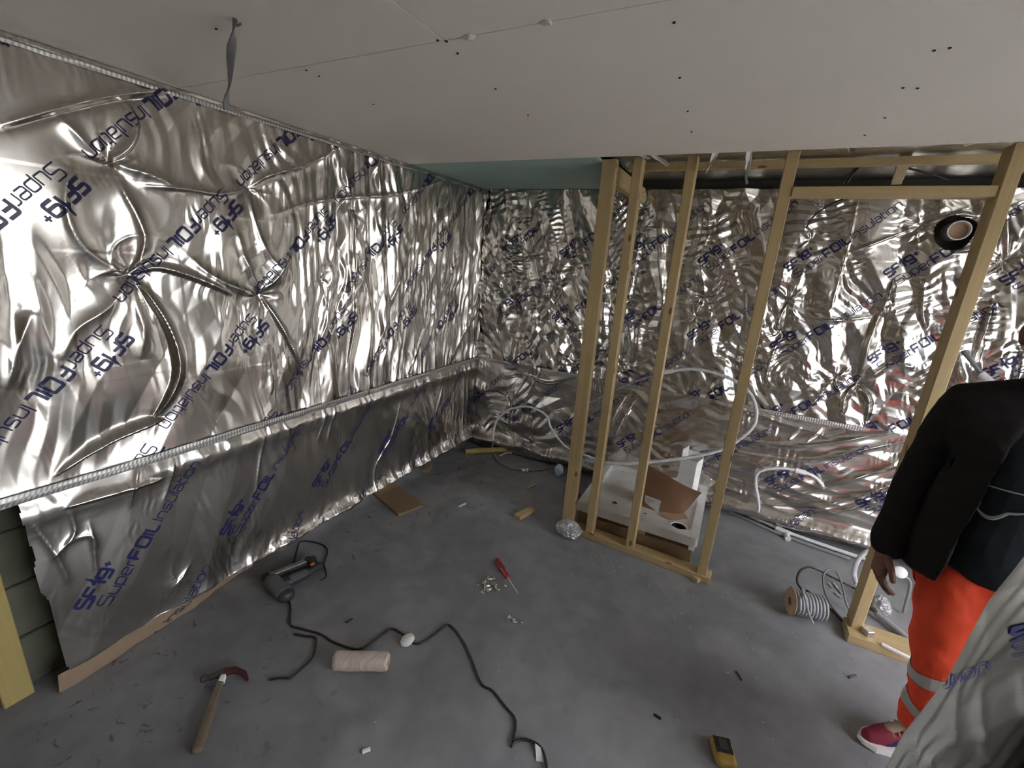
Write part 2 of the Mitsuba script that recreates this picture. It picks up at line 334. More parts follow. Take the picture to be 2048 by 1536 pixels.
class Foil:
    def __init__(self, base, s, t, step, height, keep=None):
        self.s0, self.t0 = s[0], t[0]; self.ns = int((s[1] - s[0]) / step) + 1; self.nt = int((t[1] - t[0]) / step) + 1
        self.ds = (s[1] - s[0]) / (self.ns - 1); self.dt = (t[1] - t[0]) / (self.nt - 1)
        S_, T_ = np.meshgrid(np.linspace(*s, self.ns), np.linspace(*t, self.nt), indexing='ij')
        h = height(S_, T_); P, N = base(S_, T_)
        self.N = N; self.P = P + N * h[..., None]
        i, j = np.meshgrid(np.arange(self.ns - 1), np.arange(self.nt - 1), indexing='ij')
        a = i * self.nt + j; q = np.stack([a, a + self.nt, a + self.nt + 1, a + 1], -1).reshape(-1, 4)
        self.keepfn = keep
        if keep is not None:
            c = keep(S_, T_).ravel(); q = q[c[q].all(1)]
        f = np.vstack([q[:, [0, 1, 2]], q[:, [0, 2, 3]]])
        used_v = np.unique(f); re = np.full(self.ns * self.nt, -1); re[used_v] = np.arange(len(used_v))
        self.mesh = trimesh.Trimesh(self.P.reshape(-1, 3)[used_v], re[f], process=False)
    def at(self, s, t, off):
        a, b = (s - self.s0) / self.ds, (t - self.t0) / self.dt
        i, j = np.clip(np.floor(a).astype(int), 0, self.ns - 2), np.clip(np.floor(b).astype(int), 0, self.nt - 2)
        x, y = (a - i)[:, None], (b - j)[:, None]; P = self.P
        p00, p10, p11, p01 = P[i, j], P[i + 1, j], P[i + 1, j + 1], P[i, j + 1]
        lo = p00 + x * (p10 - p00) + y * (p11 - p10); hi = p00 + y * (p01 - p00) + x * (p11 - p01)
        return np.where(y <= x, lo, hi) + off * self.N[i, j]
    def text(self, centre, ang, lim, off=0.0018):
        """one print with the middle of its SF19+ at centre, reading at ang degrees; None if none of it lies on the sheet"""
        c, s_ = math.cos(math.radians(ang)), math.sin(math.radians(ang)); Rm = np.array([[c, -s_], [s_, c]])
        o = np.array(centre) - Rm @ np.array([0.085, 0.088]); q = TV @ Rm.T + o
        ok = (q[:, 0] > lim[0]) & (q[:, 0] < lim[1]) & (q[:, 1] > lim[2]) & (q[:, 1] < lim[3])
        if self.keepfn is not None: ok &= self.keepfn(q[:, 0], q[:, 1])
        f = TF[ok[TF].all(1)]
        if len(f) < 12: return None
        u = np.unique(f); re = np.full(len(q), -1); re[u] = np.arange(len(u))
        return trimesh.Trimesh(self.at(q[u, 0], q[u, 1], off), re[f], process=False)
def prints(key, foil, centres, ang, lim, off=0.0018):
    for c in centres:
        m = foil.text(c, ang, lim, off)
        if m is not None: part(key, 'printed_text', m, 'm_ink')

def wall_left_base(off): return lambda S_, T_: (np.stack([np.full_like(S_, off), S_, T_], -1), np.broadcast_to([1.0, 0, 0], S_.shape + (3,)))
def wall_back_base(off): return lambda S_, T_: (np.stack([S_, np.full_like(S_, -off), T_], -1), np.broadcast_to([0, -1.0, 0], S_.shape + (3,)))
def L2(p): return (p[1], p[2])
def B2(p): return (p[0], p[2])

# ------------------------------------------------------------------ the setting
XL, YB = -0.16, 0.10        # wall faces behind the foil
struct('floor', bx(-0.6, 6.5, -7.0, 0.6, -0.12, 0.0), 'm_floor', text='dusty grey concrete floor slab')
struct('wall_left', bx(XL - 0.2, XL, YR - 0.2, YB + 0.2, 0.0, 2.62), 'm_mortar')
struct('wall_back', bx(XL - 0.2, XR + 0.2, YB, YB + 0.2, 0.0, 2.62), 'm_dark_wall')
WY0, WY1, WZ0, WZ1 = -3.9, -0.9, 0.42, 2.10
struct('wall_right', cat([bx(XR, XR + 0.25, YR - 0.2, WY0, 0, 2.62), bx(XR, XR + 0.25, WY1, YB, 0, 2.62), bx(XR, XR + 0.25, WY0, WY1, 0, WZ0), bx(XR, XR + 0.25, WY0, WY1, WZ1, 2.62)]), 'm_wall_other')
struct('wall_rear', bx(XL - 0.2, XR + 0.25, YR - 0.25, YR, 0, 2.62), 'm_wall_rear')
fx = (XR + 0.10, XR + 0.17)
struct('window_1', cat([bx(*fx, WY0, WY1, WZ0, WZ0 + 0.07), bx(*fx, WY0, WY1, WZ1 - 0.07, WZ1)] + [bx(*fx, y - 0.035, y + 0.035, WZ0, WZ1) for y in (WY0 + 0.035, -2.9, -1.9, WY1 - 0.035)]), 'm_upvc')
struct('ceiling', bx(XL - 0.2, XR + 0.25, YR - 0.25, YB + 0.2, 2.50, 2.62), 'm_dark_wall')
YJ, YE = -2.33, -0.985
g = 0.0022
for x0, x1, y0, y1 in ((XL, 3.4, YJ + g, YE), (3.4 + g, XR, YJ + g, YE), (XL, 1.255 - g / 2, -3.66, YJ), (1.255 + g / 2, XR, -3.66, YJ), (XL, 2.5, YR, -3.66 - g), (2.5 + g, XR, YR, -3.66 - g)):
    part('ceiling', 'plasterboard', bx(x0, x1, y0, y1, H, H + 0.0125, 0.001), 'm_board')
part('ceiling', 'plasterboard', bx(XL, 1.262, YE + g, YB, H, H + 0.0125, 0.001), 'm_green_board', text='green moisture resistant board')
screw = trimesh.creation.cylinder(0.0036, 0.003, sections=10)
for p in ((1.240, -2.338, 2.300), (1.260, -2.326, 2.300), (1.827, -2.237, 2.300), (1.799, -1.918, 2.300), (1.220, -1.991, 2.300), (1.207, -1.711, 2.300), (2.410, -1.663, 2.300), (2.374, -1.919, 2.300), (2.401, -1.924, 2.300), (1.787, -1.615, 2.300), (1.773, -1.360, 2.300),
          (0.691, -2.304, 2.300), (0.690, -2.254, 2.300), (0.666, -1.980, 2.300), (0.688, -2.584, 2.300), (2.393, -1.396, 2.300), (2.378, -1.183, 2.300), (2.374, -1.677, 2.300), (1.248, -2.256, 2.300), (1.221, -0.905, 2.300)):
    part('ceiling', 'screw_head', mv(screw, p[0], p[1], H - 0.001), 'm_black')
rs = np.random.RandomState(5)
for i, p in enumerate(((1.336, -2.329, 2.300), (1.549, -2.331, 2.300))):
    fl_ = trimesh.creation.icosphere(3, 0.012); fl_.apply_scale([1.5, 1, 0.35]); part('ceiling', 'filler_blob', mv(crumple(fl_, 0.006, 60, i), p[0], p[1], H - 0.002), 'm_fluff', True)
# exposed blockwork at the bottom left
n = 0
for r in range(5):
    z0 = 0.005 + r * 0.225
    for c in range(-1, 5):
        y1 = -2.9 - c * 0.45 + (0.22 if r % 2 else 0) - 0.2; y0 = y1 - 0.44
        if y0 < YR: continue
        d = 0.006 * meshkit.noise(np.array([r * 3.1, c * 7.7, 0.5]))
        part('wall_left', 'block', bx(XL - 0.02, XL + 0.012 + d, y0, y1, z0, z0 + 0.215, 0.004), 'm_block')

# ------------------------------------------------------------------ foil on the left wall, upper sheet (printed upside down)
CAVE = 0.0
def h_left_upper(S_, T_):
    w = 0.06 * (fb(S_ * 2.0, T_ * 2.0, 3) - 0.5); near = np.clip((S_ + 2.05) / 0.5, 0, 1)
    h = 0.045 * (fb(S_ * 1.1, T_ * 0.8, 11) - 0.5)
    h += 0.013 * near * (ridged(S_ * 8.5 + w * 20 + 0.25 * T_, T_ * 1.1, 21, 1.6) - 0.4)
    h += 0.030 * (fb(S_ * 3.2, T_ * 2.2, 13, 2) - 0.5) * (1 - 0.6 * near)
    h += facets(S_, T_, 61, 2.6, 0.14, 4, 0.6, 1.6, 0.48) + near * facets(S_, T_, 62, 8.0, 0.42, 3, 0.25)
    h += facets(S_, T_, 63, 12.0, 0.22, 4, 1.5, 1.5, 0.58)
    for c, dp, R, nf, fa, sd in ((L2((0.000, -2.593, 1.982)), .035, .075, 8, .016, 1), (L2((0.000, -2.576, 1.603)), .045, .085, 9, .018, 2), (L2((0.000, -2.064, 1.505)), .042, .085, 9, .018, 3), (L2((0.000, -2.073, 1.984)), .03, .06, 7, .012, 4),
                                (L2((0.000, -2.554, 1.007)), .02, .05, 6, .010, 5), (L2((0.000, -1.468, 1.964)), .015, .05, 6, .008, 6), (L2((0.000, -0.883, 1.617)), .015, .05, 6, .008, 7), (L2((0.000, -1.716, 1.573)), .012, .05, 6, .006, 8), (L2((0.000, -0.412, 0.899)), .02, .05, 6, .01, 9)):
        pucker(h, S_, T_, c, dp, R, nf, fa, sd)
    A = lambda *q: [L2(x) for x in q]
    crease(h, S_, T_, A((0.000, -2.580, 1.974), (0.000, -2.562, 1.893), (0.000, -2.537, 1.819), (0.000, -2.521, 1.739), (0.000, -2.539, 1.665), (0.000, -2.573, 1.609)), .022, .022)
    crease(h, S_, T_, A((0.000, -2.569, 1.588), (0.000, -2.528, 1.503), (0.000, -2.489, 1.399), (0.000, -2.469, 1.292), (0.000, -2.479, 1.185), (0.000, -2.529, 1.085), (0.000, -2.578, 1.021)), .034, .034, 'tube')
    crease(h, S_, T_, A((0.000, -2.577, 1.599), (0.000, -2.580, 1.486), (0.000, -2.569, 1.387), (0.000, -2.593, 1.270)), .018, .03)
    crease(h, S_, T_, A((0.000, -2.592, 1.987), (0.000, -2.525, 2.051), (0.000, -2.494, 2.132), (0.000, -2.512, 2.199)), .022, .030, 'tube')
    crease(h, S_, T_, A((0.000, -2.589, 1.980), (0.000, -2.497, 1.972), (0.000, -2.384, 1.944)), .020, .022)
    crease(h, S_, T_, A((0.000, -2.593, 1.982), (0.000, -2.636, 2.018), (0.000, -2.669, 2.056), (0.000, -2.711, 2.104)), .018, .02)
    crease(h, S_, T_, A((0.000, -2.567, 1.603), (0.000, -2.486, 1.626), (0.000, -2.380, 1.595), (0.000, -2.275, 1.546), (0.000, -2.213, 1.510)), .022, .028, 'tube')
    crease(h, S_, T_, A((0.000, -2.576, 1.603), (0.000, -2.657, 1.643), (0.000, -2.711, 1.701), (0.000, -2.735, 1.781), (0.000, -2.730, 1.868), (0.000, -2.697, 1.959)), .018, .022)
    crease(h, S_, T_, A((0.000, -2.577, 1.596), (0.000, -2.657, 1.491), (0.000, -2.769, 1.409), (0.000, -2.824, 1.309)), .018, .035)
    crease(h, S_, T_, A((0.000, -2.064, 1.510), (0.000, -2.109, 1.611), (0.000, -2.143, 1.700), (0.000, -2.157, 1.786)), .018, .018)
    crease(h, S_, T_, A((0.000, -2.053, 1.516), (0.000, -1.953, 1.624), (0.000, -1.885, 1.772), (0.000, -1.864, 1.905)), .022, .022)
    crease(h, S_, T_, A((0.000, -2.053, 1.487), (0.000, -1.986, 1.350), (0.000, -1.913, 1.182), (0.000, -1.860, 1.054)), .024, .026, 'tube')
    crease(h, S_, T_, A((0.000, -2.065, 1.493), (0.000, -2.095, 1.361), (0.000, -2.057, 1.205), (0.000, -2.062, 0.993)), .012, .02)
    crease(h, S_, T_, A((0.000, -2.069, 1.510), (0.000, -2.209, 1.551), (0.000, -2.309, 1.610), (0.000, -2.362, 1.671)), .018, .022)
    crease(h, S_, T_, A((0.000, -2.073, 1.984), (0.000, -1.969, 2.059), (0.000, -1.772, 2.141), (0.000, -1.543, 2.277)), .016, .012)
    crease(h, S_, T_, A((0.000, -2.073, 1.984), (0.000, -2.210, 1.940), (0.000, -2.348, 1.938), (0.000, -2.504, 1.925)), .014, .010)
    crease(h, S_, T_, A((0.000, -2.074, 1.977), (0.000, -2.072, 1.870), (0.000, -2.024, 1.717), (0.000, -1.953, 1.624)), .014, .014)
    crease(h, S_, T_, A((0.000, -2.844, 2.040), (0.000, -2.695, 2.128), (0.000, -2.539, 2.211), (0.000, -2.358, 2.283), (0.000, -2.170, 2.310)), .018, .010)
    crease(h, S_, T_, A((0.000, -2.847, 2.023), (0.000, -2.698, 2.110), (0.000, -2.541, 2.192), (0.000, -2.379, 2.255)), -.012, .010)
    crease(h, S_, T_, A((0.000, -2.902, 0.900), (0.000, -2.765, 0.960), (0.000, -2.631, 0.993), (0.000, -2.540, 1.003)), .040, .035, 'tube')
    crease(h, S_, T_, A((0.000, -1.971, 1.881), (0.000, -1.754, 1.966), (0.000, -1.484, 2.029), (0.000, -1.112, 2.102), (0.000, -0.641, 2.258)), .010, .008)
    crease(h, S_, T_, A((0.000, -1.468, 1.964), (0.000, -1.475, 1.686), (0.000, -1.505, 1.334), (0.000, -1.563, 1.063)), .014, .012, 'step')
    crease(h, S_, T_, A((0.000, -0.875, 2.193), (0.000, -0.975, 1.832), (0.000, -1.203, 1.374), (0.000, -1.366, 0.994)), .018, .018)
    crease(h, S_, T_, A((0.000, -0.335, 2.025), (0.000, -0.486, 1.639), (0.000, -0.789, 1.234), (0.000, -1.013, 0.889)), .016, .016)
    crease(h, S_, T_, A((0.000, -0.076, 1.643), (0.000, -0.170, 1.304), (0.000, -0.413, 0.921)), .018, .016)
    crease(h, S_, T_, A((0.000, -1.716, 1.573), (0.000, -1.695, 1.351), (0.000, -1.793, 1.134)), .012, .012)
    crease(h, S_, T_, A((0.000, -2.870, 1.486), (0.000, -2.918, 1.375), (0.000, -2.970, 1.233)), .02, .03)
    crease(h, S_, T_, A((0.000, -0.552, -0.021), (0.000, -0.492, 0.289), (0.000, -0.392, 0.538)), .01, .01)
    edge = np.exp(-(T_ - 0.84) / 0.05) + np.exp(-(2.3 - T_) / 0.04)
    return h * (1 - 0.75 * np.clip(edge, 0, 1)) + 0.012 + 0.012 * np.exp(-(T_ - 0.84) / 0.06)
F1 = Foil(wall_left_base(0.0), (-4.55, -0.005), (0.845, 2.297), 0.0052, h_left_upper)
k = thing('foil_insulation_sheet', 'upper silver foil insulation sheet on the left wall with print running upside down', 'insulation sheet')
part(k, 'sheet', F1.mesh, 'm_foil', True)
cs = [(-2.693 + .565 * i, 1.298) for i in range(-3, 5)] + [(-2.745 + .537 * i, 1.836) for i in range(-3, 5)] + [(-2.62 + .55 * i, 0.80) for i in range(-3, 5)] + [(-2.225 + .535 * i, 2.325) for i in range(-4, 5)]
prints(k, F1, cs, -135, (-4.5, -0.02, 0.865, 2.285))
# perforated edge strips: lap line and under the ceiling
def strip(p0, p1, up, nrm, wid, seed):
    p0, p1, up, nrm = (np.array(a, float) for a in (p0, p1, up, nrm)); L = np.linalg.norm(p1 - p0); nu, nv = int(L / 0.0035), 9
    u, v = np.meshgrid(np.linspace(0, 1, nu), np.linspace(-.5, .5, nv), indexing='ij')
    hh = 0.0012 * np.cos(PI * v) + 0.0011 * (np.sin(2 * PI * u * L / 0.014) * np.exp(-((np.abs(v) - 0.22) / 0.14) ** 2)) + 0.004 * (meshkit.fbm(np.stack([u * L * 9, v * 3, 0 * u + seed], -1), 2, seed) - .5)
    vert = p0 + (p1 - p0) * u[..., None] + up * (v * wid + 0.006 * (meshkit.fbm(np.stack([u * L * 3, 0 * v, 0 * u + seed], -1), 2, seed + 5) - .5))[..., None] + nrm * hh[..., None]
    i, j = np.meshgrid(np.arange(nu - 1), np.arange(nv - 1), indexing='ij'); a = i * nv + j
    q = np.stack([a, a + nv, a + nv + 1, a + 1], -1).reshape(-1, 4)
    return trimesh.Trimesh(vert.reshape(-1, 3), np.vstack([q[:, [0, 1, 2]], q[:, [0, 2, 3]]]), process=False)
part(k, 'edge_strip', strip((.032, -4.5, .858), (.032, -0.03, .858), (0, 0, 1), (1, 0, 0), 0.036, 1), 'm_strip', True, 'stitched edge strip')
part(k, 'edge_strip', strip((.018, -4.5, 2.276), (.018, -0.03, 2.276), (0, 0, 1), (1, 0, 0), 0.019, 2), 'm_strip', True, 'stitched edge strip')

# ------------------------------------------------------------------ foil on the left wall, lower sheet
def h_left_lower(S_, T_):
    near = np.clip((S_ + 1.0) / 0.6, 0, 1)
    h = 0.016 * (fb(S_ * 1.3, T_ * 1.1, 51) - 0.5)
    h += 0.003 * (fb(S_ * 5, T_ * 1.6, 52) - 0.5)
    top = np.exp(-((T_ - 0.78) / 0.08) ** 2)
    h += 0.006 * top * ridged(S_ * 9 + 3 * T_, T_ * 5, 53, 1.5) + 0.0025 * top * ridged(S_ * 24, T_ * 22, 54)
    h += 0.014 * near * (ridged(S_ * 14 + 0.4 * T_, T_ * 1.2, 55, 1.5) - 0.4) + 0.004 * near * ridged(S_ * 35, T_ * 20, 56)
    bot = np.exp(-((T_ - 0.10) / 0.07) ** 2)
    bm = np.clip((S_ + 2.5) * 3, 0.15, 1)
    h += bot * bm * (0.020 * (ridged(S_ * 5.5, T_ * 3, 57, 1.4) - 0.5) + 0.007 * ridged(S_ * 24, T_ * 20, 58) + 0.003 * ridged(S_ * 55, T_ * 45, 59))
    h += facets(S_, T_, 167, 2.2, 0.06, 4, 0.5, 1.6, .48) + facets(S_, T_, 168, 9, 0.16, 4, 1.5, 1.5, 0.60)
    A = lambda *q: [L2(x) for x in q]
    for q in (A((0.000, -2.667, 0.851), (0.000, -2.697, 0.785), (0.000, -2.724, 0.684)), A((0.000, -2.540, 0.848), (0.000, -2.575, 0.731), (0.000, -2.608, 0.649)), A((0.000, -2.850, 0.693), (0.000, -2.855, 0.574), (0.000, -2.871, 0.398)), A((0.000, -2.134, 0.794), (0.000, -2.171, 0.638), (0.000, -2.203, 0.493)), A((0.000, -1.668, 0.865), (0.000, -1.713, 0.717), (0.000, -1.736, 0.628)),
              A((0.000, -1.067, 0.749), (0.000, -1.175, 0.471), (0.000, -1.328, 0.295), (0.000, -1.358, 0.072)), A((0.000, -0.581, 0.716), (0.000, -0.674, 0.480), (0.000, -0.704, 0.358)), A((0.000, -2.017, 0.841), (0.000, -1.982, 0.713), (0.000, -1.957, 0.643)), A((0.000, -1.757, 0.888), (0.000, -1.764, 0.765), (0.000, -1.807, 0.652))):
        crease(h, S_, T_, q, .009, .008)
    crease(h, S_, T_, A((0.000, -2.908, 0.777), (0.000, -2.792, 0.773), (0.000, -2.590, 0.757)), .022, .03, 'tube')
    crease(h, S_, T_, A((0.000, -2.995, 0.761), (0.000, -2.960, 0.617), (0.000, -2.942, 0.472)), .012, .012)
    crease(h, S_, T_, A((0.000, -2.897, 0.760), (0.000, -2.897, 0.665), (0.000, -2.970, 0.601)), .012, .010)
    crease(h, S_, T_, A((0.000, -2.929, 0.640), (0.000, -2.859, 0.632), (0.000, -2.846, 0.568)), .010, .008)
    pucker(h, S_, T_, L2((0.000, -2.607, 0.241)), -.02, .05, 8, .015, 77)
    pucker(h, S_, T_, L2((0.000, -1.357, 0.092)), .02, .05, 8, .012, 78)
    return h
def lower_left_base(S_, T_):
    k = np.clip((S_ + 2.9) / 1.0, 0, 1); xb = -0.005 - 0.11 * k * k * (3 - 2 * k)
    xc = 0.035 - 0.05 * k
    zt = np.clip(T_ / 0.115, 0, 1); bul = np.clip((T_ - 0.115) / 0.76, 0, 1)
    top = xc * (1 - bul) + 0.012 * bul + 0.02 * np.sin(PI * bul) + 0.016 * np.exp(-((T_ - 0.79) / 0.05) ** 2)
    top = top + 0.055 * k * np.exp(-(np.maximum(T_, .115) - 0.115) / 0.07)
    fold = np.minimum(0.5 * (np.sqrt((1 - zt) ** 2 + 0.002) + (1 - zt)), 1)
    P = np.stack([np.where(T_ > 0.115, top, 0) + np.where(T_ <= 0.115, xc + 0.055 * k + (0.016 * np.exp(-((0.115 - 0.79) / 0.06) ** 2)), 0) - (xc + 0.055 * k - xb) * np.where(T_ <= 0.115, 1 - zt, 0), S_, np.maximum(T_, 0.004)], -1)
    N = np.stack([np.ones_like(S_), 0 * S_, -np.where(T_ <= 0.115, 0.6, 0.0)], -1)
    return P, N / np.linalg.norm(N, axis=-1, keepdims=True)
ragged = lambda S_, T_: S_ > -3.022 + 0.03 * (meshkit.noise(np.stack([S_ * 0, T_ * 14, S_ * 0 + .5], -1), 9) - .5) + 0.03 * (0.8 - T_)
F2 = Foil(lower_left_base, (-3.06, -0.01), (0.115, 0.875), 0.0052, h_left_lower, ragged)
k = thing('foil_insulation_sheet', 'lower silver foil insulation skirt on the left wall reaching down to the floor', 'insulation sheet')
part(k, 'sheet', F2.mesh, 'm_foil', True)
F2b = Foil(lower_left_base, (-2.05, -0.01), (0.0, 0.117), 0.005, h_left_lower)
part(k, 'bottom_flap', F2b.mesh, 'm_foil', True, 'crumpled silver bottom flap')
F2c = Foil(lower_left_base, (-3.03, -2.04), (0.0, 0.117), 0.005, lambda a, b: h_left_lower(a, b) * 0.8)
part(k, 'kraft_flap', F2c.mesh, 'm_kraft', True, 'brown bottom flap')
cs = [(-2.861 + .545 * i, .425 + .008 * i) for i in range(0, 6)]
prints(k, F2, cs, 49, (-3.0, -0.03, 0.125, 0.85))
low = [(-2.90 + .545 * i - .52, .425 - .545) for i in range(0, 7)]
for F, lm in ((F2, (-3.0, -0.03, 0.119, 0.30)), (F2b, (-2.03, -0.03, 0.006, 0.113)), (F2c, (-3.01, -2.05, 0.006, 0.113))): prints(k, F, low, 49, lm)

# ------------------------------------------------------------------ foil on the back wall, upper sheet
def h_back_upper(S_, T_):
    w = 0.06 * (fb(S_ * 2.0, T_ * 2.0, 103) - 0.5)
    h = 0.05 * (fb(S_ * 1.3, T_ * 1.1, 111) - 0.5)
    h += facets(S_, T_, 164, 2.6, 0.18, 4, 0.6, 1.5, 0.46)
    h += facets(S_, T_, 171, 4.5, 0.42, 3, 0.5, 1.5, .40) * np.clip((1.5 - S_) / .4, 0, 1)
    h += facets(S_, T_, 165, 5.0, 0.25, 4, 1.5, 1.5, 0.48)
    h += facets(S_, T_, 166, 18.0, 0.24, 3, 1.5, 1.4, 0.54)
    for i, (c, dp, R) in enumerate(((B2((1.320, 0.000, 2.175)), .03, .05), (B2((1.327, -0.000, 2.005)), .035, .06), (B2((1.334, 0.000, 1.703)), .035, .06), (B2((1.315, 0.000, 1.516)), .03, .06), (B2((1.835, 0.000, 2.071)), .03, .06), (B2((1.825, 0.000, 1.595)), .04, .07), (B2((1.810, -0.000, 1.449)), .04, .07),
                                    (B2((2.348, 0.000, 1.412)), .04, .08), (B2((2.345, -0.000, 1.620)), .04, .08), (B2((2.836, 0.000, 1.137)), .05, .10), (B2((2.707, 0.000, 1.153)), .035, .07), (B2((2.906, 0.000, 2.096)), .035, .07), (B2((2.863, -0.000, 1.570)), .035, .08), (B2((0.455, 0.000, 1.797)), .035, .07),
                                    (B2((0.564, 0.000, 1.452)), .035, .07), (B2((0.906, 0.000, 1.210)), .04, .06), (B2((1.015, 0.000, 0.903)), .03, .06), (B2((1.323, 0.000, 0.946)), .03, .06), (B2((2.387, 0.000, 1.997)), .03, .06), (B2((3.315, 0.000, 1.933)), .04, .10), (B2((0.207, 0.000, 1.489)), .03, .05), (B2((2.191, 0.000, 1.262)), .03, .07))):
        pucker(h, S_, T_, c, dp, R, 9, .022, 200 + i)
    A = lambda *q: [B2(x) for x in q]
    for q, a, wd, kd in ((A((1.337, 0.000, 2.226), (1.334, 0.000, 2.005), (1.327, 0.000, 1.702), (1.310, 0.000, 1.496), (1.301, 0.000, 1.284)), .018, .02, 'tent'), (A((1.835, 0.000, 2.103), (1.768, 0.000, 1.871), (1.834, 0.000, 1.603), (1.811, 0.000, 1.442), (1.827, 0.000, 1.168)), .018, .02, 'tent'),
                         (A((1.785, 0.000, 1.420), (1.780, 0.000, 1.199), (1.732, 0.000, 1.019)), .016, .02, 'tent'), (A((2.852, 0.000, 1.790), (2.838, 0.000, 1.595), (2.816, 0.000, 1.390), (2.831, 0.000, 1.149)), .045, .05, 'tube'), (A((2.837, 0.000, 1.133), (2.904, 0.000, 1.047), (2.929, 0.000, 0.882)), .03, .03, 'tube'),
                         (A((2.835, 0.000, 1.140), (2.783, 0.000, 1.055), (2.795, 0.000, 0.920)), .025, .03, 'tube'), (A((2.707, 0.000, 1.153), (2.632, 0.000, 0.990), (2.566, 0.000, 0.897)), .02, .02, 'tent'), (A((2.835, 0.000, 1.140), (2.961, 0.000, 1.286), (3.081, 0.000, 1.291)), .02, .022, 'tent'),
                         (A((2.586, 0.000, 1.924), (2.697, 0.000, 1.982), (2.823, 0.000, 2.052), (3.118, 0.000, 2.216)), .012, .007, 'tent'), (A((2.576, 0.000, 2.233), (2.589, 0.000, 1.948), (2.585, 0.000, 1.676), (2.585, 0.000, 1.582)), .012, .007, 'tent'), (A((2.349, 0.000, 1.406), (2.323, 0.000, 1.213), (2.321, 0.000, 1.070)), .025, .03, 'tube'),
                         (A((2.347, 0.000, 1.614), (2.321, 0.000, 1.486), (2.343, 0.000, 1.408)), .03, .03, 'tube'), (A((2.988, 0.000, 1.801), (3.020, 0.000, 1.630), (3.071, 0.000, 1.518)), .03, .04, 'tube'), (A((3.313, 0.000, 1.718), (3.316, 0.000, 1.551), (3.317, 0.000, 1.347)), .035, .05, 'tube'), (A((3.070, 0.000, 1.959), (3.140, 0.000, 1.976), (3.184, 0.000, 2.005)), .03, .025, 'tube'),
                         (A((2.983, 0.000, 2.130), (3.050, 0.000, 2.158), (3.134, 0.000, 2.154)), .025, .02, 'tube'), (A((2.862, 0.000, 1.576), (2.546, -0.000, 1.513), (2.363, 0.000, 1.590)), .015, .012, 'tent'), (A((0.455, 0.000, 1.797), (0.556, 0.000, 1.919), (0.650, 0.000, 2.074)), .02, .02, 'tent'), (A((0.906, 0.000, 1.210), (0.691, 0.000, 1.452), (0.556, 0.000, 1.683)), .02, .02, 'tent'),
                         (A((1.015, 0.000, 0.903), (1.150, 0.000, 1.019), (1.323, 0.000, 0.946), (1.634, 0.000, 1.176)), .02, .018, 'tent'), (A((1.015, 0.000, 0.903), (0.800, 0.000, 1.048), (0.742, 0.000, 1.167)), .02, .016, 'tent'), (A((3.294, 0.000, 2.188), (3.180, 0.000, 2.135), (3.088, 0.000, 2.054)), .015, .01, 'tent')):
        crease(h, S_, T_, q, a, wd, kd)
    edge = np.exp(-(T_ - 0.84) / 0.04)
    return h * (1 - 0.7 * np.clip(edge, 0, 1)) + 0.01 + 0.010 * np.exp(-(T_ - 0.84) / 0.06)
DC = (3.076, 0.000, 2.077)
hole = lambda S_, T_: ((S_ - DC[0] + .018) / 0.088) ** 2 + ((T_ - DC[2] + .012) / 0.088) ** 2 > 1 + 0.12 * np.sin(3 * np.arctan2(T_ - DC[2], S_ - DC[0]))
F3 = Foil(wall_back_base(0.0), (0.005, 4.28), (0.845, 2.295), 0.0054, h_back_upper, hole)
k = thing('foil_insulation_sheet', 'upper silver foil insulation sheet on the back wall behind the timber studs', 'insulation sheet')
part(k, 'sheet', F3.mesh, 'm_foil', True)
cs = [(1.858 + .532 * i, 1.372) for i in range(-4, 5)] + [(1.843 + .520 * i, 1.888) for i in range(-4, 5)] + [(1.88 + .53 * i, 0.86) for i in range(-4, 5)] + [(1.83 + .52 * i - .53, 2.40 - .53 - .53 - .53) for i in range(0, 0)]
prints(k, F3, cs, 45, (0.02, 4.27, 0.868, 2.285))
part(k, 'edge_strip', strip((0.02, -.030, .858), (4.27, -.030, .858), (0, 0, 1), (0, -1, 0), 0.034, 3), 'm_strip', True, 'stitched edge strip')
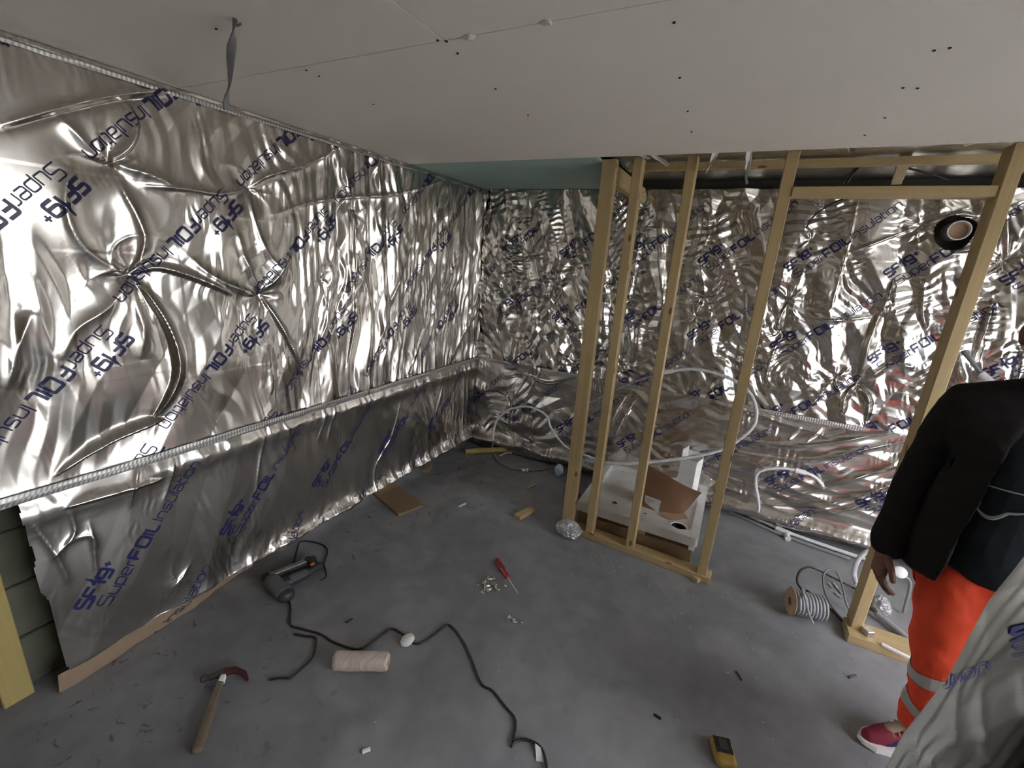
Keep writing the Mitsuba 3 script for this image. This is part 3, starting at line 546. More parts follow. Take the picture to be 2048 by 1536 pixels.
# ------------------------------------------------------------------ foil on the back wall, lower sheet
def h_back_lower(S_, T_):
    r = np.clip((S_ - 1.7) / 0.7, 0, 1)
    w = 0.06 * (fb(S_ * 2.0, T_ * 2.0, 153) - 0.5)
    h = 0.035 * (fb(S_ * 1.2, T_ * 1.3, 151) - 0.5) + 0.006 * (ridged(S_ * 4, T_ * 4, 152, 1.4) - .5)
    h += 0.016 * r * (ridged(S_ * 0.9 + w * 6, T_ * 13 + S_ * 1.1 + w * 20, 154, 1.3) - 0.4)
    h += facets(S_, T_, 169, 4, 0.2, 4, 1.5, 1.5, .5) + facets(S_, T_, 170, 16, 0.24, 4, 1.5, 1.5, 0.58)
    bot = np.exp(-((T_ - 0.09) / 0.06) ** 2)
    h += bot * (0.014 * ridged(S_ * 5, T_ * 3, 157, 1.3) + 0.006 * ridged(S_ * 20, T_ * 20, 158) + 0.003 * ridged(S_ * 48, T_ * 40, 159))
    A = lambda *q: [B2(x) for x in q]
    for q in (A((0.541, 0.000, 0.806), (0.415, 0.000, 0.524)), A((0.658, 0.000, 0.849), (0.557, 0.000, 0.625)), A((1.503, 0.000, 0.794), (1.430, 0.000, 0.610), (1.374, 0.000, 0.422)), A((1.429, 0.000, 0.821), (1.365, 0.000, 0.638), (1.322, 0.000, 0.498)), A((0.873, 0.000, 0.344), (0.994, 0.000, 0.511), (1.150, 0.000, 0.679)), A((2.700, 0.000, 0.809), (2.636, 0.000, 0.702)), A((2.586, 0.000, 0.800), (2.534, 0.000, 0.695))):
        crease(h, S_, T_, q, .010, .008)
    for q in (A((2.267, 0.000, 0.528), (2.634, -0.000, 0.571), (2.890, 0.000, 0.703), (3.122, 0.000, 0.827)), A((2.338, 0.000, 0.327), (2.680, 0.000, 0.353), (2.931, 0.000, 0.526), (3.134, 0.000, 0.675)), A((2.464, 0.000, 0.182), (2.813, 0.000, 0.291), (3.138, 0.000, 0.552)), A((2.662, 0.000, 0.148), (2.928, 0.000, 0.291), (3.158, 0.000, 0.468)), A((2.150, -0.000, 0.617), (2.612, 0.000, 0.677), (3.083, 0.000, 0.885)), A((2.025, 0.000, 0.338), (2.148, 0.000, 0.248), (2.391, 0.000, 0.220))):
        crease(h, S_, T_, q, .022, .018)
    crease(h, S_, T_, A((0.493, 0.000, 0.797), (0.738, 0.000, 0.752), (0.999, 0.000, 0.857)), .02, .022, 'tube')
    return h + 0.01
def lower_back_base(S_, T_):
    bul = np.clip(T_ / 0.87, 0, 1); y = 0.015 + 0.03 * np.sin(PI * bul) + 0.05 * np.exp(-((T_ - 0.11) / 0.05) ** 2)
    return np.stack([S_, -y, np.maximum(T_ - 0.0, 0.005) + 0 * S_], -1), np.broadcast_to([0, -1.0, 0], S_.shape + (3,))
botcut = lambda S_, T_: T_ > 0.055 - 0.05 * np.exp(-((S_ - 0.35) / 0.5) ** 2) + 0.025 * (meshkit.noise(np.stack([S_ * 6, S_ * 0, S_ * 0 + .5], -1), 19) - .5)
F4 = Foil(lower_back_base, (0.005, 4.28), (0.0, 0.875), 0.0054, h_back_lower, botcut)
k = thing('foil_insulation_sheet', 'lower silver foil insulation sheet along the back wall behind the white pipes', 'insulation sheet')
part(k, 'sheet', F4.mesh, 'm_foil', True)
cs = [(1.476 + .533 * i, .428) for i in range(-3, 6)] + [(1.29 + .533 * i, -0.10) for i in range(-3, 6)]
prints(k, F4, cs, 45, (0.02, 4.27, 0.075, 0.85))
# duct stub in the hole
k = thing('wall_duct', 'round white plastic duct end in a dark hole in the back wall foil', 'duct')
part(k, 'pipe', frame(lathe([(.046, -.12), (.052, -.12), (.052, .055), (.046, .055), (.046, -.12)], 32), (DC[0], YB - 0.06, DC[2]), (1, 0, 0), (0, 0, 1)), 'm_white_plastic', 40)
part(k, 'cap', frame(lathe([(0, .02), (.047, .026), (.047, .016), (0, .012)], 32), (DC[0], YB - 0.06, DC[2]), (1, 0, 0), (0, 0, 1)), 'm_card_light', 40, 'pinkish beige inner cap')

# ------------------------------------------------------------------ foil above the battens of the open ceiling, battens
k = thing('foil_insulation_sheet', 'silver foil sheet overhead above the ceiling battens, past the plasterboard edge', 'insulation sheet')
F5 = Foil(lambda S_, T_: (np.stack([S_, T_, 0 * S_ + 2.352], -1), np.broadcast_to([0, 0, -1.0], S_.shape + (3,))), (1.27, 4.28), (-1.25, 0.02), 0.012,
          lambda S_, T_: 0.012 * (fb(S_ * 1.5, T_ * 3, 171) - .5) + 0.004 * ridged(S_ * 9, T_ * 9, 172) + 0.0015 * ridged(S_ * 30, T_ * 30, 173))
part(k, 'sheet', F5.mesh, 'm_foil_dull', True)
g_ = 'battens of the open ceiling'
def batten(text, m, b): return add('ceiling_batten', b, m, text=text, cat='timber batten', group=None)
def addlab(key, text, c, group=None): label(key, text, c, group)
for txt, b, m in (('long ceiling batten running above the door header, midway to the back wall', bx(1.34, 4.25, -0.62, -0.575, 2.303, 2.338), 'm_wood_x'),
                  ('ceiling batten at the ragged edge of the plasterboard above the stud partition', bx(1.36, 4.25, -1.05, -1.0, 2.313, 2.34), 'm_wood_x')):
    kk = add('ceiling_batten', b, m); label(kk, txt, 'batten')
b = rot(bx(-.024, .024, -.26, .26, 2.312, 2.340), 2, -10, (0, 0, 0)); kk = add('ceiling_batten', mv(b, 2.69, -0.28, 0), 'm_wood_y'); label(kk, 'short cross batten between the ceiling battens above the door opening', 'batten')
# ragged strips hanging from the board edge
for i, (p, ln, wd) in enumerate((((1.539, -0.970, 2.277), .10, .05), ((1.842, -0.970, 2.305), .09, .03), ((1.982, -0.970, 2.305), .14, .025), ((1.477, -0.970, 2.272), .05, .05), ((2.352, -0.970, 2.287), .03, .03), ((2.730, -0.970, 2.286), .03, .05))):
    n1 = 14; u, v = np.meshgrid(np.linspace(0, 1, n1), np.linspace(-.5, .5, 7), indexing='ij')
    ang = (1.1, 0.4, 0.1, 1.3, 1.2, 1.4)[i]
    P = np.stack([p[0] + v * wd * (1 - .5 * u) + ln * u * math.sin(ang) * (1 if i != 1 else -1), p[1] + .04 * u + .02 * np.sin(4 * v + 3 * u), 2.31 - ln * u * math.cos(ang)], -1).reshape(-1, 3)
    a, bb = np.meshgrid(np.arange(n1 - 1), np.arange(6), indexing='ij'); a = a * 7 + bb; q = np.stack([a, a + 7, a + 8, a + 1], -1).reshape(-1, 4)
    t = crumple(trimesh.Trimesh(P, np.vstack([q[:, [0, 1, 2]], q[:, [0, 2, 3]]]), process=False), .010, 25, 40 + i)
    kk = add('torn_insulation_strip', t, 'm_fluff' if i < 4 else 'm_foil_dull', True)
    label(kk, ('white torn wadding strip draped sideways beside the second stud at the ceiling', 'short white torn wadding strip hanging left of the fourth stud', 'longest torn strip hanging straight down between the third and fourth studs', 'white torn wadding flake above the second stud top', 'small shiny torn foil flake at the board edge above the door opening', 'shiny torn foil scrap at the board edge beside the last stud')[i], 'torn strip')

# ------------------------------------------------------------------ timber stud partition
k = thing('stud_partition', 'raw pale timber stud partition frame with a door opening and header', 'stud frame')
yf = lambda x: -0.885 - 0.045 * (x - 1.26) / 0.9 if x < 2.2 else -0.945
for x0, x1, dp, z0 in ((1.264, 1.345, .047, 0), (1.437, 1.486, .072, .045), (1.708, 1.757, .072, .045), (2.138, 2.190, .072, .045), (2.885, 2.932, .10, .045)):
    part(k, 'stud', bx(x0, x1, yf(x0), yf(x0) + dp, z0, 2.312 if x0 < 2.8 else 2.31, .003), 'm_wood_z')
a = math.degrees(math.atan2(-0.045, .9))
part(k, 'sole_plate', mv(rot(bx(0, .87, 0, .085, 0, .045, .003), 2, a), 1.346, yf(1.346) - .005, 0), 'm_wood_x')
part(k, 'sole_plate', bx(2.868, 3.75, -1.005, -0.87, 0, .05, .003), 'm_wood_x')
part(k, 'header', bx(2.190, 2.885, -0.938, -0.866, 2.117, 2.160, .003), 'm_wood_x')
part(k, 'top_plate', bx(1.285, 1.33, -0.835, -0.02, 2.20, 2.298, .003), 'm_wood_y')

# ------------------------------------------------------------------ left post
kk = add('timber_post', bx(-0.135, -0.09, -3.155, -3.072, 0.0, 0.80, .003), 'm_wood_yellow'); label(kk, 'yellowish upright timber post against the bare blocks at the lower left', 'timber post')
# ------------------------------------------------------------------ loose foil roll standing at the right
def roll_base(S_, T_):
    """S_: metres along the sheet from its free edge; a tail of 0.62 m, then a spiral"""
    L = 0.56; d = np.array([.867, .498]); n = np.array([.498, -.867]); r0 = 0.13
    lean = 0.115 * T_ * (1 - np.clip(S_ / 1.2, 0, 1)); t = np.clip(S_, 0, L); th = np.maximum(S_ - L, 0) / r0; r = r0 - 0.004 * th; on = S_ > L
    e = np.array([2.60, -2.17]) + d * L; c = e + n * r0
    X = np.where(on, c[0] - n[0] * r * np.cos(th) + d[0] * r * np.sin(th), 2.60 + d[0] * t) + lean
    Y = np.where(on, c[1] - n[1] * r * np.cos(th) + d[1] * r * np.sin(th), -2.17 + d[1] * t)
    nx = np.where(on, n[0] * np.cos(th) - d[0] * np.sin(th), n[0]); ny = np.where(on, n[1] * np.cos(th) - d[1] * np.sin(th), n[1])
    return np.stack([X, Y, T_], -1), np.stack([nx, ny, 0 * S_], -1)
def h_roll(S_, T_):
    m = np.clip((0.62 - S_) / 0.12, 0, 1)
    h = 0.014 * (fb(S_ * 2.2, T_ * 1.4, 181) - .5) + facets(S_, T_, 182, 3.0, 0.10, 4, 0.8, 1.6, .48)
    for q in ([(.16, 1.16), (.20, 1.02), (.30, .90)], [(.06, .78), (.11, .68), (.17, .58)], [(.12, .82), (.18, .70), (.25, .60)], [(.03, .62), (.08, .53), (.13, .44)], [(.20, .66), (.27, .56), (.33, .50)], [(.10, .55), (.16, .46), (.24, .40)], [(.22, .86), (.29, .74), (.36, .66)]):
        crease(h, S_, T_, q, .012, .012)
    crease(h, S_, T_, [(.06, 1.42), (.07, 1.25), (.10, 1.1)], .02, .02, 'tube')
    return h * m + 0.0
FR = Foil(roll_base, (0.0, 2.6), (0.004, 1.42), 0.007, h_roll)
k = thing('foil_roll', 'partly unrolled silver foil insulation roll standing upright in the right foreground', 'foil roll')
part(k, 'sheet', FR.mesh, 'm_foil_roll', True)
prints(k, FR, [(.20, 1.02), (-.403, .714), (.72, 1.27)], 25, (0.005, 2.5, 0.01, 1.41), .004)

# ------------------------------------------------------------------ person at the right edge
O = np.array([3.03, -1.47, 0.0]); Fv = np.array([-.42, -.908, 0]); Rv = np.array([-.908, .42, 0])
def L(r, f, z): return tuple(O + r * Rv + f * Fv + np.array([0, 0, z]))
k = thing('person', 'person in a dark jacket and orange hi-vis trousers standing at the right edge', 'person')
SH, EL, WR, HA = L(.195, .03, 1.375), L(.255, .03, 1.085), L(.258, .165, .81), L(.255, .180, .73)
SH2, EL2, WR2, HA2 = L(-.185, .0, 1.385), L(-.26, -.02, 1.10), L(-.25, .10, .84), L(-.25, .13, .76)
HIP, KNE, ANK = L(.085, .05, .86), L(.02, .07, .47), L(0, .02, .09)
HIP2, KNE2, ANK2 = L(-.10, .02, .86), L(-.15, .06, .47), L(-.17, -.02, .09)
HD = L(.05, .075, 1.645)
Hf = (Fv * .9 + Rv * .1); Hf /= np.linalg.norm(Hf); Hr = np.array([Hf[1], -Hf[0], 0])
def hd(r, f, z): return tuple(np.array(HD) + r * Hr + f * Hf + np.array([0, 0, z]))
def hand(wrist, palm, flip, side):
    """five fingers rooted in the palm, slightly curled; out: towards the finger tips, side: towards the thumb"""
    w, p = np.array(wrist), np.array(palm); d = (p - w) / np.linalg.norm(p - w); side = np.array(side, float); side -= d * (side @ d); side /= np.linalg.norm(side); nrm = np.cross(d, side) * flip
    segs = [[(w, .026), (w + d * .03, .027)], [(w + d * .03 + side * .02, .018), (w + d * .085 + side * .028, .014), (w + d * .09 - side * .030, .013), (w + d * .03 - side * .018, .018)]]
    for i, (o, ln) in enumerate(((.030, .068), (.010, .078), (-.011, .072), (-.031, .055))):
        a = w + d * .085 + side * o; b = a + d * ln * .45 + nrm * .010; c = b + d * ln * .30 + nrm * .018; e = c + d * ln * .18 + nrm * .018
        segs += [[(a, .0095), (b, .009)], [(b, .009), (c, .0085)], [(c, .0085), (e, .0078)]]
    a = w + d * .025 + side * .030; b = a + d * .035 + side * .022 + nrm * .012; c = b + d * .032 + side * .006 + nrm * .010
    segs += [[(w + d * .02, .018), (a, .015)], [(a, .014), (b, .0115)], [(b, .011), (c, .0095)]]
    return segs
body = [[(hd(0, 0, .035), (.078, .095, .085)), (hd(0, .035, -.04), (.062, .060, .07))], [(hd(0, .05, -.085), (.036, .034, .028)), (hd(0, .0, -.04), (.062, .07, .05))],
        [(hd(0, -.015, -.07), .058), (L(.02, .0, 1.45), .062)], [(L(.02, 0, 1.45), .06), (L(.12, 0, 1.41), .05), (L(-.12, 0, 1.41), .05)],
        [(SH, .052), (L(0, .02, 1.25), (.14, .10, .1)), (SH2, .052)], [(L(0, .02, 1.25), (.14, .10, .1)), (L(0, .03, .95), (.14, .10, .1))],
        [(SH, .05), (EL, .040)], [(EL, .039), (WR, .027)], [(SH2, .05), (EL2, .040)], [(EL2, .039), (WR2, .027)],
        [(HIP, .085), (HIP2, .085), (L(0, .02, .98), .12)], [(HIP, .08), (KNE, .055)], [(KNE, .054), (ANK, .038)], [(HIP2, .08), (KNE2, .055)], [(KNE2, .054), (ANK2, .038)],
        [(ANK, .036), (tuple(np.array(ANK) + [-.07, -.04, -.05]), .03)], [(ANK2, .036), (tuple(np.array(ANK2) + [-.04, -.08, -.05]), .03)],
        # nose, ears, brow
        [(hd(0, .090, .012), .010), (hd(0, .108, -.022), .014)], [(hd(.078, -.002, .0), (.012, .022, .032)), (hd(.076, 0, -.02), (.010, .016, .02))], [(hd(-.078, -.002, .0), (.012, .022, .032)), (hd(-.076, 0, -.02), (.010, .016, .02))],
        [(hd(.03, .083, .026), .012), (hd(-.03, .083, .026), .012)]]
bm = hull_chain(body, 16)
bt = soft(bm, 0.016, 8)
hm = [soft(hull_chain(hand(WR, HA, -1, Fv * .8 - Rv * .5), 10), 0.004, 5), soft(hull_chain(hand(WR2, HA2, 1, Fv * .8 + Rv * .5), 10), 0.004, 5)]
# one continuous figure: the hands are fused to the wrists
def to_man(t): return m3.Manifold(m3.Mesh(np.array(t.vertices, np.float32), np.array(t.faces, np.uint32)))
whole = to_man(bt) + to_man(hm[0]) + to_man(hm[1]); wm = whole.to_mesh()
part(k, 'body', trimesh.Trimesh(np.array(wm.vert_properties[:, :3]), np.array(wm.tri_verts), process=False), 'm_skin', 50)
for s_ in (-1, 1):
    e = trimesh.creation.icosphere(2, .0105); part(k, 'eye', mv(e, *hd(.031 * s_, .0805, .004)), 'm_eye', True)
    e = trimesh.creation.icosphere(2, .0060); part(k, 'pupil', mv(e, *hd(.031 * s_, .0865, .004)), 'm_hair', True)
    part(k, 'eyebrow', tube([hd(.014 * s_, .094, .028), hd(.032 * s_, .092, .034), hd(.050 * s_, .080, .028)], .0045, 6), 'm_hair', True)
part(k, 'mouth', tube([hd(-.022, .082, -.058), hd(0, .090, -.055), hd(.022, .082, -.058)], [.003, .006, .003], 6), 'm_lip', True)
hair = hull_chain([[(hd(0, -.012, .058), (.083, .095, .075)), (hd(0, -.045, .0), (.080, .070, .06))]], 20) - m3.Manifold.sphere(1, 24).scale((.10, .10, .10)).translate(hd(0, .085, -.035))
part(k, 'hair', wobble(soft(hair, .015, 4), .012, 60, 3), 'm_hair', True, 'short dark hair')
# trousers
tro = hull_chain([[(L(.095, .05, .84), .108), (L(-.105, .02, .84), .108), (L(0, .02, .95), .13)], [(L(.08, .055, .80), .112), (L(.022, .07, .47), .088)], [(L(.022, .07, .47), .086), (L(.01, .04, .28), .083), (L(.002, .03, .115), .077)],
                  [(HIP2, .108), (KNE2, .088)], [(KNE2, .086), (tuple(np.array(ANK2) + [0, 0, .03]), .077)]], 22)
tt = wobble(soft(tro, .018, 8), .048, 8, 7); part(k, 'trousers', tt, 'm_hivis', True, 'orange hi-vis trousers')
def band(center, r, h, tilt, key='reflective_band'):
    m = lathe([(r, -h / 2), (r + .004, -h / 2), (r + .004, h / 2), (r, h / 2), (r, -h / 2)], 40); m = rot(m, 1, tilt); m = rot(m, 0, tilt * .4); return mv(m, *center)
def skin_band(z0, z1, cx, tilt):
    """the trouser surface between two slanted planes, pushed out: a reflective tape"""
    v, f = np.array(tt.vertices), np.array(tt.faces); c = v[f].mean(1)
    d = np.linalg.norm(c[:, :2] - np.array(cx)[:2], axis=1); zz = c[:, 2] - tilt * (c[:, 0] - cx[0])
    m_ = trimesh.Trimesh(v + tt.vertex_normals * .003, f, process=False)
    for n_, o_ in (((-tilt, 0, 1.0), z0), ((tilt, 0, -1.0), z1)):
        m_ = m_.slice_plane(plane_origin=(cx[0], cx[1], o_), plane_normal=n_)
    cc = m_.triangles_center; m_.update_faces(np.linalg.norm(cc[:, :2] - np.array(cx)[:2], axis=1) < .135); m_.remove_unreferenced_vertices(); return m_
part(k, 'reflective_band', skin_band(.36, .42, L(.02, .06, .4), .5), 'm_band', True, 'grey reflective tape')
part(k, 'reflective_band', skin_band(.150, .195, L(.0, .04, .2), -.55), 'm_band', True, 'grey reflective tape')
part(k, 'reflective_band', skin_band(.36, .425, KNE2, 0), 'm_band', True, 'grey reflective tape')
# t-shirt and open jacket
tee = hull_chain([[(L(.11, .03, 1.38), .07), (L(-.11, .03, 1.38), .07), (L(0, .05, 1.22), (.16, .125, .12))], [(L(0, .05, 1.22), (.16, .125, .12)), (L(0, .06, .90), (.165, .135, .11))], [(L(0, .06, .92), (.165, .135, .09)), (L(0.01, .065, .87), (.165, .135, .05))]], 24)
part(k, 'tshirt', wobble(soft(tee, .02, 6), .025, 8, 5), 'm_tshirt', True, 'dark blue grey t-shirt')
jk = hull_chain([[(SH, .082), (SH2, .082), (L(0.02, .01, 1.435), .085)], [(SH, .078), (SH2, .078), (L(0, .05, 1.22), (.195, .155, .12))], [(L(0, .05, 1.22), (.195, .155, .12)), (L(0.02, .06, .92), (.205, .165, .10)), (L(0.035, .06, .82), (.205, .170, .07))],
                 [(L(0.02, .02, 1.46), .078), (L(.03, .03, 1.485), .070)]], 24)
cutp = np.array([L(.035, .02, 1.56), L(-.045, .02, 1.56), L(-.16, .02, .60), L(.125, .02, .60), L(.07, .02, 1.05)]); ax = np.array(Fv)
pts = [tuple(c + ax * .35) for c in cutp] + [tuple(c + ax * .06) for c in cutp]
jk = jk - m3.Manifold.hull_points(np.array(pts, float)) - hull_chain([[(L(0.02, .03, 1.50), .058), (L(.045, .06, 1.62), .075)]], 20)
inner = hull_chain([[(L(0, .05, 1.2), (.172, .137, .12)), (L(0.02, .06, .90), (.178, .145, .10)), (L(0.03, .06, .66), (.18, .15, .07))]], 24)
jk = jk - inner
jk = jk + hull_chain([[(SH, .080), (EL, .064)], [(EL, .064), (tuple(np.array(WR) * .93 + np.array(EL) * .07), .053)], [(SH2, .080), (EL2, .064)], [(EL2, .064), (tuple(np.array(WR2) * .86 + np.array(EL2) * .14), .052)]], 24)
part(k, 'jacket', wobble(soft(jk, .016, 6), .030, 10, 9), 'm_jacket', True, 'open black jacket')
# chest emblem: a small curved tick on the shirt, and two light lines
def on_front(r, z):
    o = np.array(L(r, .6, z)); hit = trimesh.ray.ray_triangle.RayMeshIntersector(TEE).intersects_location([o], [-Fv], multiple_hits=False)[0]
    return np.array(hit[0]) + Fv * .004 if len(hit) else np.array(L(r, .19, z))
TEE = trimesh.Trimesh(*[x for x in (np.array(meshkit.WRITTEN[scene[k + '__tshirt']['filename']][0]), np.array(meshkit.WRITTEN[scene[k + '__tshirt']['filename']][1]))], process=False)
tick = [on_front(.085 - .11 * u, 1.085 - .022 * math.sin(PI * min(u * 1.6, 1)) + .035 * u * u) for u in np.linspace(0, 1, 9)]
part(k, 'emblem', tube(tick, [.002, .006, .007, .005, .004, .002], 6, 4), 'm_logo', True, 'light curved tick emblem')
part(k, 'printed_line', tube([on_front(.075 - .09 * u, 1.165 + .006 * u) for u in np.linspace(0, 1, 5)], .0028, 6, 3), 'm_logo', True)
# shoes
def shoe(ank, d, cut=0):
    a = np.array(ank); d = np.array([d[0], d[1], 0.0]); d /= np.linalg.norm(d); s_ = np.array([-d[1], d[0], 0]); g0 = np.array([a[0], a[1], 0]) - d * .055
    P = lambda x, y, z: tuple(g0 + d * x + s_ * y + np.array([0, 0, z]))
    sh = thing  # noqa
    outline = [(0, .030), (.06, .034), (.13, .040), (.20, .046), (.25, .036), (.283, .012)]
    poly = [(x, y) for x, y in outline] + [(x, -y * .95) for x, y in outline[::-1]]
    sole = prism(sg.Polygon(poly).buffer(.006, quad_segs=4).buffer(0), .030); sole.vertices[:, 2] += 0.012 * np.clip((sole.vertices[:, 0] - .22) / .06, 0, 1) ** 2 * (sole.vertices[:, 2] < .02)
    sole = frame(sole, g0, d, s_)
    up = hull_chain([[(P(.03, 0, .075), (.036, .036, .05)), (P(.10, 0, .070), (.036, .036, .045))], [(P(.03, 0, .05), .036), (P(.13, 0, .055), .038), (P(.20, 0, .045), .038), (P(.255, 0, .038), .026)]], 20)
    up = up - m3.Manifold.sphere(1, 20).scale((.034, .034, .05)).translate(P(.05, 0, .13))
    ut = soft(up, .010, 6)
    toe = ut.slice_plane(P(.215, 0, 0), d); 
    nm = numbered(k + '__shoe')
    scene[nm] = mikit.ply(ut, 'm_shoe_red', smooth=True); label(nm, 'maroon and navy trainer with white sole')
    part(nm, 'sole', sole, 'm_sole', 30, 'white sole')
    for sg_ in (-1, 1):
        q = [(.07, .040), (.11, .044), (.16, .046), (.205, .043), (.20, .047), (.15, .049)]
        n1 = 10; u, v = np.meshgrid(np.linspace(.06, .215, n1), np.linspace(0, 1, 5), indexing='ij')
        W = []
        for uu, vv in zip(u.ravel(), v.ravel()):
            zz = .028 + vv * (.046 * math.sin(PI * min(max((uu - .05) / .17, 0), 1)) + .004)
            W.append(P(uu, sg_ * .075, zz))
        W = np.array(W); dirs = np.tile(-sg_ * s_, (len(W), 1)); ri = trimesh.ray.ray_triangle.RayMeshIntersector(ut)
        loc, ir, _ = ri.intersects_location(W, dirs, multiple_hits=False); V = W + dirs * .03; V[ir] = loc - dirs[ir] * .0015
        a_, b_ = np.meshgrid(np.arange(n1 - 1), np.arange(4), indexing='ij'); a_ = a_ * 5 + b_; qq = np.stack([a_, a_ + 5, a_ + 6, a_ + 1], -1).reshape(-1, 4)
        part(nm, 'side_panel', trimesh.Trimesh(V, np.vstack([qq[:, [0, 1, 2]], qq[:, [0, 2, 3]]]), process=False), 'm_shoe_navy', True, 'navy side panel')
    tongue = hull_chain([[(P(.09, 0, .118), (.018, .018, .010)), (P(.185, 0, .082), (.020, .018, .008))]], 14); part(nm, 'tongue', soft(tongue, .01, 3), 'm_shoe_tan', True, 'tan tongue')
    for i in range(5):
        x = .105 + .019 * i; z = .118 - .0085 * i
        part(nm, 'lace', tube([P(x, -.030, z - .014), P(x + .004, 0, z + .004), P(x + .008, .030, z - .014)], .0032, 6, 4), 'm_shoe_tan', True)
shoe(ANK, (-.885, -.465)); shoe(ANK2, (-.5, -.86))

# ------------------------------------------------------------------ shower tray on its timber supports, things on it
k = thing('shower_tray', 'white rectangular shower tray raised on timber blocks behind the stud partition', 'shower tray')
def rrect(x0, x1, y0, y1, r): return sg.box(x0 + r, y0 + r, x1 - r, y1 - r).buffer(r, quad_segs=6)
TX0, TX1, TY0, TY1, TZ = 1.335, 2.112, -0.812, -0.035, 0.195
def man(tm): return m3.Manifold(m3.Mesh(np.array(tm.vertices, np.float32), np.array(tm.faces, np.uint32)))
def layer(poly, z0, z1): return man(mv(trimesh.creation.extrude_polygon(poly, z1 - z0, engine='earcut'), 0, 0, z0))
outer = layer(rrect(TX0, TX1, TY0, TY1, .02), TZ - .062, TZ)
for i in range(5): outer = outer - layer(rrect(TX0 + .05 + .004 * i, TX1 - .05 - .004 * i, TY0 + .065 + .004 * i, TY1 - .05 - .004 * i, .05), TZ - .005 * (i + 1), TZ + .01)
DR = (1.985, -0.715)
outer = outer - m3.Manifold.cylinder(.3, .044, .044, 32).translate((DR[0], DR[1], 0))
om = outer.to_mesh(); part(k, 'tray', trimesh.Trimesh(np.array(om.vert_properties[:, :3]), np.array(om.tri_verts), process=False), 'm_tray', 30)
part(k, 'waste_ring', mv(lathe([(.044, -.01), (.060, -.006), (.060, .004), (.050, .008), (.044, .002), (.044, -.01)], 32), DR[0], DR[1], TZ - .016), 'm_white_plastic', 30, 'raised ring round the drain hole')
part(k, 'waste_cup', mv(lathe([(0, -.06), (.043, -.06), (.043, -.012), (.041, -.012), (.041, -.055), (0, -.055)], 32), DR[0], DR[1], TZ - .0), 'm_black', 30, 'dark drain cup')
for txt, b, m in (('long timber bearer under the front edge of the shower tray', bx(1.45, 2.09, -.80, -.755, 0.0, .10, .003), 'm_wood_old'), ('timber bearer under the back of the shower tray', bx(1.36, 2.09, -.15, -.105, 0, .132, .003), 'm_wood_old'),
                  ('small pale timber packing block between tray and front bearer', bx(1.74, 1.80, -.805, -.755, .101, .132, .002), 'm_wood_x'), ('pale packing block under the left front corner of the tray', bx(1.345, 1.43, -.80, -.74, 0, .132, .002), 'm_wood_old'), ('white packing piece under the right front corner of the tray', bx(2.065, 2.10, -.808, -.775, .101, .132, .002), 'm_paper')):
    kk = add('timber_block', b, m); label(kk, txt, 'timber block')
def ruled(A, B, th=.004, n=12):
    A, B = spline(A, 6), spline(B, 6); u = np.linspace(0, 1, 30)
    ip = lambda P: np.stack([np.interp(u, np.linspace(0, 1, len(P)), P[:, c]) for c in range(3)], -1)
    A, B = ip(A), ip(B); v = np.linspace(0, 1, n)[None, :, None]; P = A[:, None] * (1 - v) + B[:, None] * v
    nu, nv = P.shape[:2]; nrm = np.cross(np.gradient(P, axis=0), np.gradient(P, axis=1)); nrm /= np.linalg.norm(nrm, axis=-1, keepdims=True) + 1e-12
    F_, K_ = P + nrm * th / 2, P - nrm * th / 2
    a, b = np.meshgrid(np.arange(nu - 1), np.arange(nv - 1), indexing='ij'); a = a * nv + b; q = np.stack([a, a + nv, a + nv + 1, a + 1], -1).reshape(-1, 4); N_ = nu * nv
    f = [q, q[:, ::-1] + N_]
    for idx in ([i * nv for i in range(nu)], [i * nv + nv - 1 for i in range(nu)][::-1], list(range(nv))[::-1], [(nu - 1) * nv + j for j in range(nv)]):
        e = np.array([[idx[i], idx[i] + N_, idx[i + 1] + N_, idx[i + 1]] for i in range(len(idx) - 1)]); f.append(e)
    q = np.vstack(f); return trimesh.Trimesh(np.vstack([F_.reshape(-1, 3), K_.reshape(-1, 3)]), np.vstack([q[:, [0, 1, 2]], q[:, [0, 2, 3]]]), process=False)
TZi = TZ - .022
k = thing('cardboard_box', 'torn brown cardboard carton with a white label lying open on the shower tray', 'box')
bot = [(1.697, -0.566, 0.175), (1.783, -0.585, 0.175), (1.881, -0.572, 0.175), (1.967, -0.537, 0.175), (2.003, -0.461, 0.175)]
top = [(1.706, -0.620, 0.513), (1.796, -0.630, 0.489), (1.887, -0.640, 0.463), (1.979, -0.620, 0.428), (2.076, -0.580, 0.390)]
part(k, 'panel', crumple(ruled(bot, top, .005), .004, 9, 61), 'm_card', 30)
part(k, 'bottom_flap', crumple(ruled([(1.841, -0.575, 0.178), (1.912, -0.565, 0.178), (1.982, -0.481, 0.178)], [(1.864, -0.635, 0.176), (1.939, -0.642, 0.176), (2.027, -0.556, 0.176)], .004), .004, 14, 62), 'm_card_light', 30, 'pale curled bottom flap')
part(k, 'side_panel', crumple(ruled([(1.697, -0.566, 0.175), (1.650, -0.409, 0.175)], [(1.706, -0.620, 0.513), (1.661, -0.500, 0.494)], .005), .003, 9, 63), 'm_card', 30)
lab = [np.array(p) for p in ((1.743, -0.627, 0.294), (1.851, -0.645, 0.293), (1.844, -0.630, 0.196), (1.746, -0.615, 0.235))]
u = np.linspace(0, 1, 8); Q = np.array([[(1 - a) * ((1 - b) * lab[0] + b * lab[3]) + a * ((1 - b) * lab[1] + b * lab[2]) for b in u] for a in u]).reshape(-1, 3) + np.array([0, -.012, .002])
